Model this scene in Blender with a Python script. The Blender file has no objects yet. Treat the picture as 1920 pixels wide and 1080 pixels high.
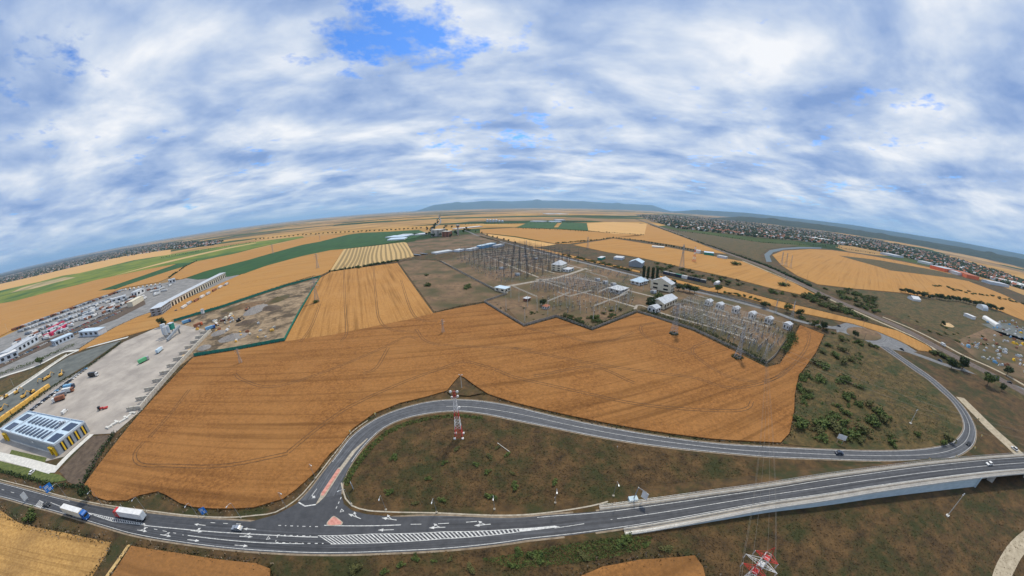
import bpy, bmesh, math, random
import numpy as np
from mathutils import Vector, Matrix
random.seed(7); rng = np.random.default_rng(7)
S = bpy.context.scene
COL = S.collection
R = math.radians
# ------------------------------------------------------------------ camera
H = 95.0                                   # metres above ground
PITCH, ROLL = R(15.388), R(0.7456)
F2 = 2 * 562.1                             # stereographic scale in pixels of the 1920 frame
cam_d = bpy.data.cameras.new('Camera'); cam = bpy.data.objects.new('Camera', cam_d); COL.objects.link(cam)
cam.location = (0, 0, H)
cam.rotation_mode = 'QUATERNION'
cam.rotation_quaternion = (Matrix.Rotation(math.pi / 2 - PITCH, 4, 'X') @ Matrix.Rotation(-ROLL, 4, 'Z')).to_quaternion()
cam_d.type = 'PANO'
cam_d.sensor_fit = 'HORIZONTAL'; cam_d.sensor_width = 36.0; cam_d.sensor_height = 20.25
cam_d.panorama_type = 'FISHEYE_LENS_POLYNOMIAL'
cam_d.fisheye_fov = math.pi * 1.2
(cam_d.fisheye_polynomial_k0, cam_d.fisheye_polynomial_k1, cam_d.fisheye_polynomial_k2, cam_d.fisheye_polynomial_k3,
 cam_d.fisheye_polynomial_k4) = (0.0002684, -0.0951967, 6.09157e-05, 7.432795e-05, -1.460534e-06)
cam_d.clip_start = 0.5; cam_d.clip_end = 250000
S.camera = cam
HAZE_D = 3.3e-5
# ------------------------------------------------------------------ world: sky with a broken cloud layer
SUN_EL, SUN_AZ = R(58), R(20)              # azimuth measured from +Y towards +X
W = bpy.data.worlds.new('World'); S.world = W; W.use_nodes = True
nt = W.node_tree; nt.nodes.clear(); L = nt.links.new
def N(t, **k):
    n = nt.nodes.new(t)
    for a, b in k.items(): setattr(n, a, b)
    return n
def mth(op, a, b=None, clamp=False):
    n = N('ShaderNodeMath', operation=op); n.use_clamp = clamp
    for i, v in enumerate((a, b)):
        if v is None: continue
        if isinstance(v, (int, float)): n.inputs[i].default_value = v
        else: L(v, n.inputs[i])
    return n.outputs[0]
def ramp(v, stops):
    n = N('ShaderNodeValToRGB'); e = n.color_ramp.elements
    while len(e) < len(stops): e.new(0.5)
    for i, (p, c) in enumerate(stops):
        e[i].position = p; e[i].color = c if isinstance(c, tuple) else (c, c, c, 1)
    L(v, n.inputs[0]); return n.outputs[0]
sky = N('ShaderNodeTexSky', sky_type='NISHITA'); sky.sun_disc = False
sky.sun_elevation = SUN_EL; sky.sun_rotation = SUN_AZ; sky.altitude = 100; sky.dust_density = 0.6; sky.ozone_density = 2.0
tc = N('ShaderNodeTexCoord'); sep = N('ShaderNodeSeparateXYZ'); L(tc.outputs['Generated'], sep.inputs[0])
zz = mth('MAXIMUM', sep.outputs[2], 0.0)
den = mth('ADD', zz, 0.14)
cmb = N('ShaderNodeCombineXYZ'); L(mth('DIVIDE', sep.outputs[0], den), cmb.inputs[0]); L(mth('DIVIDE', sep.outputs[1], den), cmb.inputs[1])
def noise(vec, scale, detail, rough, dist=0.0, loc=(0, 0, 0), sc=(1, 1, 1)):
    m = N('ShaderNodeMapping'); m.inputs['Location'].default_value = loc; m.inputs['Scale'].default_value = sc; L(vec, m.inputs[0])
    n = N('ShaderNodeTexNoise'); L(m.outputs[0], n.inputs['Vector'])
    n.inputs['Scale'].default_value = scale; n.inputs['Detail'].default_value = detail
    n.inputs['Roughness'].default_value = rough; n.inputs['Distortion'].default_value = dist
    return n.outputs['Fac']
big = noise(cmb.outputs[0], 0.8, 3, 0.5, 0.3, (3.1, 1.7, 0))
fine = noise(cmb.outputs[0], 2.2, 9, 0.56, 0.15, (0.4, 5.2, 0))
puff = noise(cmb.outputs[0], 6.5, 9, 0.62, 0.1, (7.7, 2.2, 0))
# an opening in the cloud deck high in front, slightly to the left
gap = N('ShaderNodeVectorMath', operation='DISTANCE'); L(cmb.outputs[0], gap.inputs[0]); gap.inputs[1].default_value = (-0.47, 1.22, 0)
hole = ramp(gap.outputs['Value'], [(0.08, 0.13), (0.60, 0.0)])
cov = mth('SUBTRACT', mth('ADD', mth('MULTIPLY', big, 0.35), mth('ADD', mth('MULTIPLY', fine, 0.40), mth('MULTIPLY', puff, 0.46))), hole)
mask = ramp(cov, [(0.435, 0.0), (0.53, 1.0)])
shade = noise(cmb.outputs[0], 1.45, 8, 0.55, 0.2, (11.3, 4.1, 0), (0.8, 1.1, 1))
tone = ramp(shade, [(0.34, (0.28, 0.43, 0.78, 1)), (0.45, (0.50, 0.64, 0.92, 1)), (0.54, (0.76, 0.86, 1.03, 1)), (0.66, (1.12, 1.14, 1.18, 1))])
bl = N('ShaderNodeMix', data_type='RGBA', blend_type='MULTIPLY'); bl.inputs[0].default_value = 1
L(sky.outputs[0], bl.inputs[6]); bl.inputs[7].default_value = (0.075, 0.135, 0.22, 1)
mx = N('ShaderNodeMix', data_type='RGBA'); L(mask, mx.inputs[0]); L(bl.outputs[2], mx.inputs[6]); L(tone, mx.inputs[7])
lowf = ramp(zz, [(0.0, 0.4), (0.10, 0.0)]); lo_ = N('ShaderNodeMix', data_type='RGBA'); L(lowf, lo_.inputs[0]); L(mx.outputs[2], lo_.inputs[6]); lo_.inputs[7].default_value = (0.66, 0.84, 1.06, 1)   # paler air low down
bg = N('ShaderNodeBackground'); bg.inputs['Strength'].default_value = 0.84; L(lo_.outputs[2], bg.inputs[0])
wo = N('ShaderNodeOutputWorld'); L(bg.outputs[0], wo.inputs[0])
# ------------------------------------------------------------------ sun, exposure
sd = bpy.data.lights.new('Sun', 'SUN'); sd.energy = 3.1; sd.angle = R(4); sd.color = (1.0, 0.92, 0.79)
sun = bpy.data.objects.new('Sun', sd); COL.objects.link(sun)
_d = Vector((math.sin(SUN_AZ) * math.cos(SUN_EL), math.cos(SUN_AZ) * math.cos(SUN_EL), math.sin(SUN_EL)))
sun.rotation_euler = _d.to_track_quat('Z', 'Y').to_euler(); sun.location = (0, 0, 300)
S.view_settings.view_transform = 'Standard'; S.view_settings.look = 'None'; S.view_settings.gamma = 1
S.view_settings.exposure = 0.0; S.view_settings.use_curve_mapping = False
S.render.engine = 'CYCLES'; S.cycles.max_bounces = 6; S.cycles.volume_bounces = 1; S.cycles.use_denoising = True
S.cycles.transparent_max_bounces = 8
# ------------------------------------------------------------------ pixel -> place
def ray(px, py):
    dx, dy = px - 960.0, 540.0 - py
    r = math.hypot(dx, dy); ph = math.atan2(dy, dx) - ROLL; th = 2 * math.atan(r / F2)
    x, y, z = math.sin(th) * math.cos(ph), math.sin(th) * math.sin(ph), math.cos(th)
    cp, sp = math.cos(PITCH), math.sin(PITCH)
    return Vector((x, z * cp + y * sp, -z * sp + y * cp))
def G(p, z=0.0, far=26000.0):              # the point at height z under a pixel
    d = ray(p[0], p[1]); hd = math.hypot(d.x, d.y)
    k = (H - z) * hd / -d.z if d.z < -1e-5 else far
    k = min(k, far)
    return Vector((d.x / hd * k, d.y / hd * k, z))
def ztop(base, top):                       # height of something standing at pixel base whose top is at pixel top
    b = G(base); d = ray(*top); return H + d.z / math.hypot(d.x, d.y) * math.hypot(b.x, b.y)
def heading(p, q):
    v = G(q) - G(p); return math.atan2(v.y, v.x)
# ------------------------------------------------------------------ materials
MAT = {}
def mat(name, c1, c2=None, scale=1.0, rough=0.9, detail=4, c3=None, scale3=0.05, bump=0.0, bscale=None, metal=0.0, spec=0.3, stretch=None, pos=(0.35, 0.65), pos3=(0.45, 0.65), ang=0.0, nr=0.62):
    m = bpy.data.materials.new(name); m.use_nodes = True; t = m.node_tree; b = t.nodes['Principled BSDF']
    b.inputs['Roughness'].default_value = rough; b.inputs['Metallic'].default_value = metal; b.inputs['Specular IOR Level'].default_value = spec
    l = t.links.new
    if c2 is None and bump == 0:
        b.inputs['Base Color'].default_value = (*c1, 1)
    else:
        g = t.nodes.new('ShaderNodeNewGeometry'); mp = t.nodes.new('ShaderNodeMapping'); l(g.outputs['Position'], mp.inputs[0])
        mp.inputs['Rotation'].default_value = (0, 0, ang)
        if stretch: mp.inputs['Scale'].default_value = stretch
        def nz(s, d=detail, src=mp.outputs[0]):
            n = t.nodes.new('ShaderNodeTexNoise'); n.inputs['Scale'].default_value = s; n.inputs['Detail'].default_value = d; n.inputs['Roughness'].default_value = nr; l(src, n.inputs['Vector']); return n.outputs['Fac']
        def rm(f, a, bb, p):
            r = t.nodes.new('ShaderNodeValToRGB'); r.color_ramp.elements[0].position = p[0]; r.color_ramp.elements[1].position = p[1]
            r.color_ramp.elements[0].color = (*a, 1); r.color_ramp.elements[1].color = (*bb, 1); l(f, r.inputs[0]); return r.outputs[0]
        col = rm(nz(scale), c1, c2 or c1, pos)
        if c3:
            mm = t.nodes.new('ShaderNodeMix'); mm.data_type = 'RGBA'
            f = rm(nz(scale3, 5, g.outputs['Position']), (0, 0, 0), (1, 1, 1), pos3)
            l(f, mm.inputs[0]); l(col, mm.inputs[6]); mm.inputs[7].default_value = (*c3, 1); col = mm.outputs[2]
        l(col, b.inputs['Base Color'])
        if bump:
            bp = t.nodes.new('ShaderNodeBump'); bp.inputs['Strength'].default_value = bump; bp.inputs['Distance'].default_value = 0.3
            l(nz(bscale or scale * 2, 6), bp.inputs['Height']); l(bp.outputs[0], b.inputs['Normal'])
    MAT[name] = m; return m
def wheat(name, ca, cb, cc, ang, row=0.09, amt=0.5):
    """ripe corn: grain noise, drill rows at angle ang, broad paler and redder patches"""
    m = bpy.data.materials.new(name); m.use_nodes = True; t = m.node_tree; b = t.nodes['Principled BSDF']; l = t.links.new
    b.inputs['Roughness'].default_value = 0.95; b.inputs['Specular IOR Level'].default_value = 0.1
    g = t.nodes.new('ShaderNodeNewGeometry')
    def nz(s, d, sc=(1, 1, 1), a=0.0, rough=0.6):
        mp = t.nodes.new('ShaderNodeMapping'); l(g.outputs['Position'], mp.inputs[0]); mp.inputs['Rotation'].default_value = (0, 0, a)
        m2 = t.nodes.new('ShaderNodeMapping'); l(mp.outputs[0], m2.inputs[0]); m2.inputs['Scale'].default_value = sc
        n = t.nodes.new('ShaderNodeTexNoise'); n.inputs['Scale'].default_value = s; n.inputs['Detail'].default_value = d; n.inputs['Roughness'].default_value = rough
        l(m2.outputs[0], n.inputs['Vector']); return n.outputs['Fac']
    def mixc(f, a, bb):
        mm = t.nodes.new('ShaderNodeMix'); mm.data_type = 'RGBA'; l(f, mm.inputs[0])
        for i, v in ((6, a), (7, bb)):
            if isinstance(v, tuple): mm.inputs[i].default_value = (*v, 1)
            else: l(v, mm.inputs[i])
        return mm.outputs[2]
    def mp(f, a, bb, c=0.0, d=1.0):
        n = t.nodes.new('ShaderNodeMapRange'); n.inputs[1].default_value = a; n.inputs[2].default_value = bb; n.inputs[3].default_value = c; n.inputs[4].default_value = d; l(f, n.inputs[0]); return n.outputs[0]
    c = mixc(mp(nz(0.7, 9, rough=0.8), 0.34, 0.64), ca, cb)
    c = mixc(mp(nz(0.02, 5), 0.42, 0.68, 0, 0.75), c, cc)
    c = mixc(mp(nz(row, 3, (1, 0.035, 1), -ang), 0.5, 0.72, 0, amt), c, tuple(v * 0.5 for v in ca))
    c = mixc(mp(nz(row * 3.3, 2, (1, 0.012, 1), -ang), 0.52, 0.66, 0, amt * .55), c, tuple(v * 0.6 for v in ca))
    l(c, b.inputs['Base Color'])
    bp = t.nodes.new('ShaderNodeBump'); bp.inputs['Strength'].default_value = 0.5; bp.inputs['Distance'].default_value = 0.5
    l(nz(1.3, 6), bp.inputs['Height']); l(bp.outputs[0], b.inputs['Normal'])
    MAT[name] = m; return m
def asphalt(name, c, tint=(1, 1, 1)):
    """worn road: UV x = metres from the middle, wheel tracks polished, seams and patches"""
    m = bpy.data.materials.new(name); m.use_nodes = True; t = m.node_tree; b = t.nodes['Principled BSDF']; l = t.links.new
    b.inputs['Roughness'].default_value = 0.75; b.inputs['Specular IOR Level'].default_value = 0.35
    uv = t.nodes.new('ShaderNodeUVMap'); mp = t.nodes.new('ShaderNodeMapping'); l(uv.outputs[0], mp.inputs[0]); mp.inputs['Scale'].default_value = (1.1, 0.012, 1)
    n1 = t.nodes.new('ShaderNodeTexNoise'); n1.inputs['Scale'].default_value = 1.0; n1.inputs['Detail'].default_value = 4; l(mp.outputs[0], n1.inputs['Vector'])
    g = t.nodes.new('ShaderNodeNewGeometry'); n2 = t.nodes.new('ShaderNodeTexNoise'); n2.inputs['Scale'].default_value = 0.35; n2.inputs['Detail'].default_value = 8; n2.inputs['Roughness'].default_value = 0.7; l(g.outputs['Position'], n2.inputs['Vector'])
    def rr(f, a, bb, p):
        r = t.nodes.new('ShaderNodeValToRGB'); r.color_ramp.elements[0].position = p[0]; r.color_ramp.elements[1].position = p[1]
        r.color_ramp.elements[0].color = (*a, 1); r.color_ramp.elements[1].color = (*bb, 1); l(f, r.inputs[0]); return r.outputs[0]
    a = rr(n1.outputs['Fac'], tuple(v * 0.55 for v in c), tuple(v * 1.45 for v in c), (0.34, 0.68))
    mm = t.nodes.new('ShaderNodeMix'); mm.data_type = 'RGBA'; mm.blend_type = 'MULTIPLY'; mm.inputs[0].default_value = 1
    l(a, mm.inputs[6]); l(rr(n2.outputs['Fac'], (0.68, 0.68, 0.68), (1.25, 1.22, 1.18), (0.32, 0.72)), mm.inputs[7])
    l(mm.outputs[2], b.inputs['Base Color']); MAT[name] = m
# ground covers
mat('dry_grass', (0.024, 0.017, 0.008), (0.165, 0.094, 0.034), 0.15, detail=12, c3=(0.034, 0.037, 0.010), scale3=0.045, bump=0.9, bscale=1.6, pos=(0.34, 0.72), pos3=(0.46, 0.62), nr=0.76)
mat('olive_grass', (0.030, 0.025, 0.009), (0.175, 0.115, 0.038), 0.2, detail=12, c3=(0.034, 0.044, 0.011), scale3=0.06, bump=0.9, bscale=1.5, pos=(0.34, 0.72), pos3=(0.48, 0.62), nr=0.76)
mat('lawn', (0.06, 0.085, 0.02), (0.13, 0.15, 0.04), 0.5, detail=7, bump=0.3)
mat('brown_earth', (0.085, 0.054, 0.030), (0.24, 0.15, 0.078), 0.16, nr=0.72, detail=11, c3=(0.068, 0.06, 0.024), scale3=0.02, bump=0.4, bscale=1.0, pos3=(0.44, 0.6))
mat('bare_soil', (0.07, 0.05, 0.035), (0.13, 0.095, 0.065), 0.3, detail=8, bump=0.4)
mat('dirt', (0.16, 0.112, 0.066), (0.36, 0.265, 0.16), 0.12, detail=11, nr=0.7, c3=(0.075, 0.055, 0.032), scale3=0.045, bump=0.5, pos3=(0.47, 0.58))
mat('gravel_track', (0.30, 0.25, 0.17), (0.46, 0.39, 0.28), 0.4, detail=8)
mat('concrete_yard', (0.28, 0.25, 0.22), (0.44, 0.395, 0.34), 0.05, detail=9, c3=(0.29, 0.26, 0.23), scale3=0.03, pos=(0.35, 0.62), pos3=(0.5, 0.75))
mat('concrete', (0.36, 0.35, 0.32), (0.54, 0.52, 0.47), 0.6, detail=8)
mat('pale_concrete', (0.5, 0.49, 0.45), (0.68, 0.66, 0.6), 0.5, detail=7)
mat('wall_concrete', (0.40, 0.50, 0.54), (0.52, 0.62, 0.66), 0.25, detail=8, stretch=(1, 1, 3))
mat('block_concrete', (0.33, 0.30, 0.25), (0.60, 0.56, 0.48), 0.7, detail=7)
mat('kerb', (0.30, 0.26, 0.20), (0.46, 0.41, 0.32), 0.7); mat('dust', (0.17, 0.13, 0.085), (0.30, 0.24, 0.17), 0.5, detail=8)
mat('red_paving', (0.42, 0.17, 0.13), (0.62, 0.30, 0.24), 0.9, detail=6)
mat('marking', (0.30, 0.30, 0.29), (0.66, 0.66, 0.63), 0.9, detail=8, pos=(0.3, 0.6))
mat('lot_asphalt', (0.09, 0.098, 0.09), (0.15, 0.16, 0.145), 0.1, detail=8)
asphalt('road', (0.060, 0.064, 0.072)); asphalt('ramp_road', (0.085, 0.091, 0.102)); asphalt('old_road', (0.17, 0.175, 0.18))
A1, A2 = R(118.5), R(28.5)
wheat('wheat', (0.13, 0.056, 0.018), (0.37, 0.168, 0.052), (0.34, 0.165, 0.055), R(13 - 90), row=0.16, amt=0.5)
wheat('wheat_rows', (0.27, 0.125, 0.036), (0.48, 0.25, 0.08), (0.43, 0.23, 0.08), A1 - R(90), row=0.2, amt=0.6)
wheat('wheat_pale', (0.31, 0.155, 0.046), (0.48, 0.255, 0.080), (0.40, 0.225, 0.080), A2 - R(90), row=0.12, amt=0.35)
wheat('wheat_far', (0.48, 0.27, 0.10), (0.62, 0.38, 0.15), (0.52, 0.33, 0.13), A2, row=0.06, amt=0.3)
wheat('wheat_red', (0.16, 0.075, 0.026), (0.36, 0.165, 0.05), (0.24, 0.12, 0.045), R(13 - 90), amt=0.4)
wheat('straw', (0.30, 0.16, 0.05), (0.58, 0.35, 0.12), (0.17, 0.10, 0.045), R(20 - 90), row=0.35, amt=0.6)
mat('crop_green', (0.012, 0.055, 0.010), (0.026, 0.088, 0.017), 0.06, detail=7, stretch=(1, 0.2, 1))
mat('crop_olive', (0.10, 0.145, 0.010), (0.20, 0.225, 0.022), 0.012, detail=6, c3=(0.035, 0.095, 0.012), scale3=0.004)
mat('stubble_light', (0.40, 0.26, 0.10), (0.56, 0.39, 0.17), 0.4, detail=6)
mat('stubble_dark', (0.20, 0.14, 0.055), (0.30, 0.21, 0.085), 0.4, detail=6)
mat('track_soil', (0.085, 0.042, 0.016), (0.16, 0.08, 0.03), 0.7)
mat('dry_far', (0.36, 0.25, 0.13), (0.52, 0.38, 0.21), 0.01, detail=6, c3=(0.20, 0.19, 0.07), scale3=0.004)
# objects
mat('white_paint', (0.60, 0.60, 0.59), (0.74, 0.74, 0.72), 0.5, rough=0.5); mat('cream', (0.62, 0.56, 0.42), (0.72, 0.66, 0.52), 0.4, rough=0.7)
mat('roof_white', (0.38, 0.41, 0.43), (0.58, 0.60, 0.62), 0.35, rough=0.45); mat('roof_blue', (0.42, 0.54, 0.64), (0.56, 0.68, 0.76), 0.3, rough=0.4)
mat('grey_clad', (0.23, 0.26, 0.29), (0.29, 0.32, 0.35), 0.3, rough=0.5); mat('light_clad', (0.46, 0.52, 0.58), (0.56, 0.61, 0.66), 0.3, rough=0.5)
mat('dark_glass', (0.02, 0.025, 0.03), rough=0.1, spec=0.6); mat('solar', (0.025, 0.035, 0.06), rough=0.15, spec=0.6)
mat('yellow', (0.80, 0.50, 0.02), rough=0.45); mat('machine_yellow', (0.72, 0.40, 0.07), (0.84, 0.52, 0.13), 1.2, rough=0.55)
mat('red', (0.42, 0.03, 0.03), (0.55, 0.06, 0.05), 0.8, rough=0.5); mat('crimson', (0.55, 0.03, 0.09), rough=0.4); mat('blue', (0.02, 0.12, 0.40), rough=0.4); mat('sign_blue', (0.02, 0.20, 0.62), rough=0.4)
mat('sky_blue', (0.18, 0.40, 0.62), rough=0.4); mat('silver', (0.42, 0.44, 0.46), rough=0.3, metal=0.6); mat('black', (0.015, 0.016, 0.018), rough=0.35, spec=0.5); mat('tyre', (0.018, 0.018, 0.018), rough=0.85)
mat('dark_blue_paint', (0.03, 0.045, 0.08), rough=0.3, spec=0.5); mat('green_paint', (0.12, 0.42, 0.20), rough=0.5); mat('teal', (0.02, 0.19, 0.14), (0.03, 0.26, 0.19), 0.8, rough=0.7)
mat('steel', (0.26, 0.27, 0.28), (0.36, 0.37, 0.37), 0.8, rough=0.55, metal=0.3); mat('dark_steel', (0.05, 0.052, 0.055), (0.10, 0.10, 0.10), 0.8, rough=0.6); mat('pole_concrete', (0.46, 0.43, 0.37), (0.60, 0.57, 0.50), 0.8)
mat('galvanised', (0.50, 0.53, 0.55), (0.64, 0.67, 0.68), 0.8, rough=0.45, metal=0.3); mat('rust', (0.22, 0.09, 0.05), (0.36, 0.16, 0.09), 0.7); mat('tile_roof', (0.33, 0.12, 0.07), (0.46, 0.19, 0.11), 0.6)
mat('gravel_pile', (0.16, 0.15, 0.14), (0.28, 0.26, 0.24), 0.9, detail=8, bump=0.6); mat('sand', (0.50, 0.33, 0.16), (0.64, 0.45, 0.24), 0.6); mat('wire', (0.22, 0.20, 0.17), rough=0.6); mat('depot_slab', (0.16, 0.16, 0.155), (0.27, 0.26, 0.245), 0.08, detail=9); mat('worn_concrete', (0.25, 0.22, 0.18), (0.38, 0.34, 0.28), 0.3, detail=8); mat('dark_insulator', (0.06, 0.04, 0.03), (0.13, 0.09, 0.07), 1.0)
mat('leaf_dark', (0.015, 0.030, 0.010), (0.05, 0.075, 0.022), 0.8, detail=3); mat('leaf_mid', (0.035, 0.062, 0.014), (0.11, 0.14, 0.035), 0.7, detail=3); mat('leaf_olive', (0.05, 0.058, 0.018), (0.125, 0.12, 0.04), 0.7, detail=3)
mat('bark', (0.09, 0.065, 0.045), (0.16, 0.12, 0.09), 2.0); mat('ballast', (0.10, 0.075, 0.06), (0.17, 0.135, 0.11), 0.5, detail=7); mat('rail_steel', (0.20, 0.17, 0.15), rough=0.4, metal=0.7)
mat('hill', (0.02, 0.04, 0.035), (0.04, 0.06, 0.045), 0.0012, detail=6); mat('forest', (0.012, 0.022, 0.012), (0.035, 0.05, 0.022), 0.02, detail=6); mat('plaster', (0.30, 0.26, 0.22), (0.60, 0.56, 0.50), 0.013, detail=3); mat('water', (0.07, 0.10, 0.11), rough=0.45, spec=0.3); mat('orange_paint', (0.75, 0.16, 0.05), rough=0.5)
# far plain: patchwork of long narrow fields, drawn by voronoi cells only beyond the fields that are built
def plain_material():
    m = bpy.data.materials.new('plain'); m.use_nodes = True; t = m.node_tree; b = t.nodes['Principled BSDF']; l = t.links.new
    b.inputs['Roughness'].default_value = 0.95; b.inputs['Specular IOR Level'].default_value = 0.1
    g = t.nodes.new('ShaderNodeNewGeometry'); mp = t.nodes.new('ShaderNodeMapping'); mp.inputs['Rotation'].default_value = (0, 0, R(-25)); l(g.outputs['Position'], mp.inputs[0])
    m2 = t.nodes.new('ShaderNodeMapping'); m2.inputs['Scale'].default_value = (0.0011, 0.0024, 1); l(mp.outputs[0], m2.inputs[0])
    v = t.nodes.new('ShaderNodeTexVoronoi'); v.distance = 'CHEBYCHEV'; v.inputs['Scale'].default_value = 1.0; v.voronoi_dimensions = '2D'; l(m2.outputs[0], v.inputs['Vector'])
    r = t.nodes.new('ShaderNodeValToRGB'); r.color_ramp.interpolation = 'CONSTANT'; e = r.color_ramp.elements
    cs = [(0, (0.48, 0.29, 0.11)), (0.22, (0.32, 0.21, 0.10)), (0.38, (0.50, 0.29, 0.09)), (0.52, (0.07, 0.10, 0.03)), (0.64, (0.52, 0.34, 0.15)), (0.78, (0.17, 0.14, 0.07)), (0.90, (0.035, 0.07, 0.022))]
    while len(e) < len(cs): e.new(0.5)
    for i, (p, c) in enumerate(cs): e[i].position = p; e[i].color = (*c, 1)
    s = t.nodes.new('ShaderNodeSeparateColor'); l(v.outputs['Color'], s.inputs[0]); l(s.outputs[0], r.inputs[0])
    n = t.nodes.new('ShaderNodeTexNoise'); n.inputs['Scale'].default_value = 0.004; n.inputs['Detail'].default_value = 8; l(g.outputs['Position'], n.inputs['Vector'])
    k = t.nodes.new('ShaderNodeMix'); k.data_type = 'RGBA'; k.blend_type = 'MULTIPLY'; k.inputs[0].default_value = 0.5; l(r.outputs[0], k.inputs[6])
    q = t.nodes.new('ShaderNodeValToRGB'); q.color_ramp.elements[0].position = 0.3; q.color_ramp.elements[1].position = 0.7; l(n.outputs['Fac'], q.inputs[0]); l(q.outputs[0], k.inputs[7])
    l(k.outputs[2], b.inputs['Base Color']); MAT['plain'] = m
plain_material()
# ------------------------------------------------------------------ mesh helpers
class MB:
    def __init__(s): s.v = []; s.f = []; s.m = []; s.mats = []
    def mi(s, m):
        if m not in s.mats: s.mats.append(m)
        return s.mats.index(m)
    def face(s, pts, m):
        b = len(s.v); s.v += [tuple(p) for p in pts]; s.f.append(tuple(range(b, b + len(pts)))); s.m.append(s.mi(m))
    def box(s, c, d, m, rz=0.0, ry=0.0):
        M = Matrix.Translation(c) @ Matrix.Rotation(rz, 4, 'Z') @ Matrix.Rotation(ry, 4, 'Y')
        b = len(s.v); k = s.mi(m)
        for x in (-.5, .5):
            for y in (-.5, .5):
                for z in (-.5, .5): s.v.append(tuple(M @ Vector((x * d[0], y * d[1], z * d[2]))))
        for q in ((0, 1, 3, 2), (4, 6, 7, 5), (0, 4, 5, 1), (2, 3, 7, 6), (0, 2, 6, 4), (1, 5, 7, 3)):
            s.f.append(tuple(b + i for i in q)); s.m.append(k)
    def tube(s, a, b, r, m, n=4, r2=None, cap=True):
        a, b = Vector(a), Vector(b); d = (b - a)
        if d.length < 1e-6: return
        q = d.to_track_quat('Z', 'Y'); r2 = r if r2 is None else r2; o = len(s.v); k = s.mi(m)
        for i in range(n):
            w = Vector((math.cos(2 * math.pi * (i + .5) / n), math.sin(2 * math.pi * (i + .5) / n), 0))
            s.v.append(tuple(a + q @ (w * r))); s.v.append(tuple(b + q @ (w * r2)))
        for i in range(n):
            j = (i + 1) % n; s.f.append((o + 2 * i, o + 2 * j, o + 2 * j + 1, o + 2 * i + 1)); s.m.append(k)
        if cap:
            s.f.append(tuple(o + 2 * i for i in reversed(range(n)))); s.m.append(k); s.f.append(tuple(o + 2 * i + 1 for i in range(n))); s.m.append(k)
    def prism(s, poly, z0, z1, m, side=None):      # poly: list of (x, y), counter-clockwise
        n = len(poly); o = len(s.v); k = s.mi(m); ks = s.mi(side or m)
        s.v += [(p[0], p[1], z0) for p in poly] + [(p[0], p[1], z1) for p in poly]
        for i in range(n):
            j = (i + 1) % n; s.f.append((o + i, o + j, o + n + j, o + n + i)); s.m.append(ks)
        s.f.append(tuple(o + n + i for i in range(n))); s.m.append(k)
    def extr(s, prof, x0, x1, m):                  # profile in (y, z) swept along x
        n = len(prof); o = len(s.v); k = s.mi(m)
        s.v += [(x0, p[0], p[1]) for p in prof] + [(x1, p[0], p[1]) for p in prof]
        for i in range(n):
            j = (i + 1) % n; s.f.append((o + i, o + n + i, o + n + j, o + j)); s.m.append(k)
        s.f.append(tuple(o + i for i in range(n))); s.m.append(k); s.f.append(tuple(o + n + i for i in reversed(range(n)))); s.m.append(k)
    def mesh(s, name):
        me = bpy.data.meshes.new(name); me.from_pydata(s.v, [], s.f)
        for m in s.mats: me.materials.append(MAT[m])
        if len(s.mats) > 1: me.polygons.foreach_set('material_index', s.m)
        me.update(); return me
    def build(s, name, parent=None): return obj(name, s.mesh(name), parent)
def obj(name, me, parent=None, loc=None, rz=0.0):
    o = bpy.data.objects.new(name, me); COL.objects.link(o)
    if parent: o.parent = parent
    if loc is not None: o.location = loc; o.rotation_euler = (0, 0, rz)
    return o
def tag(o, label=None, cat=None, group=None, kind=None):
    for k, v in (('label', label), ('category', cat), ('group', group), ('kind', kind)):
        if v: o[k] = v
    return o
def empty(name, loc=(0, 0, 0), rz=0.0):
    o = bpy.data.objects.new(name, None); o.empty_display_size = 0.5; COL.objects.link(o); o.location = loc; o.rotation_euler = (0, 0, rz); return o
def copy_tree(o, parent=None):
    c = o.copy(); COL.objects.link(c); c.parent = parent
    for ch in o.children: copy_tree(ch, c)
    return c
def sheet(name, pix, z, m, base=None, kind='structure', label=None, cat=None, parent=None, world=None):
    """a piece of ground: polygon given by pixels, lying at height z; base gives it standing sides"""
    pts = world or [G(p, z) for p in pix]
    bm = bmesh.new(); vs = [bm.verts.new((p.x, p.y, z)) for p in pts]; f = bm.faces.new(vs)
    f.normal_update()
    if f.normal.z < 0: f.normal_flip()
    if base is not None:
        lo = [bm.verts.new((p.x, p.y, base)) for p in pts]; n = len(vs)
        for i in range(n): bm.faces.new((vs[i], vs[(i + 1) % n], lo[(i + 1) % n], lo[i]))
    bmesh.ops.triangulate(bm, faces=[f])
    me = bpy.data.meshes.new(name); bm.to_mesh(me); bm.free(); me.materials.append(MAT[m])
    o = obj(name, me, parent)
    if parent is None: tag(o, label, cat, None, kind)
    return o
def dense(pts, step=4.0, smooth=True):
    """Catmull-Rom through 3-D points, resampled"""
    P = [Vector(p) for p in pts]; out = []
    for i in range(len(P) - 1):
        a, b = P[i], P[i + 1]; p0 = P[i - 1] if i else a + (a - b); p3 = P[i + 2] if i + 2 < len(P) else b + (b - a)
        n = max(1, int((b - a).length / step))
        for k in range(n):
            t = k / n
            out.append(0.5 * ((2 * a) + (b - p0) * t + (2 * p0 - 5 * a + 4 * b - p3) * t * t + (3 * a - p0 - 3 * b + p3) * t ** 3) if smooth else a.lerp(b, t))
    out.append(P[-1]); return out
def resample(pts, n):
    d = [0.0]
    for a, b in zip(pts, pts[1:]): d.append(d[-1] + (b - a).length)
    out = []; j = 0
    for i in range(n):
        t = d[-1] * i / (n - 1)
        while j < len(d) - 2 and d[j + 1] < t: j += 1
        u = (t - d[j]) / max(d[j + 1] - d[j], 1e-9); out.append(pts[j].lerp(pts[j + 1], min(max(u, 0), 1)))
    return out
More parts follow.
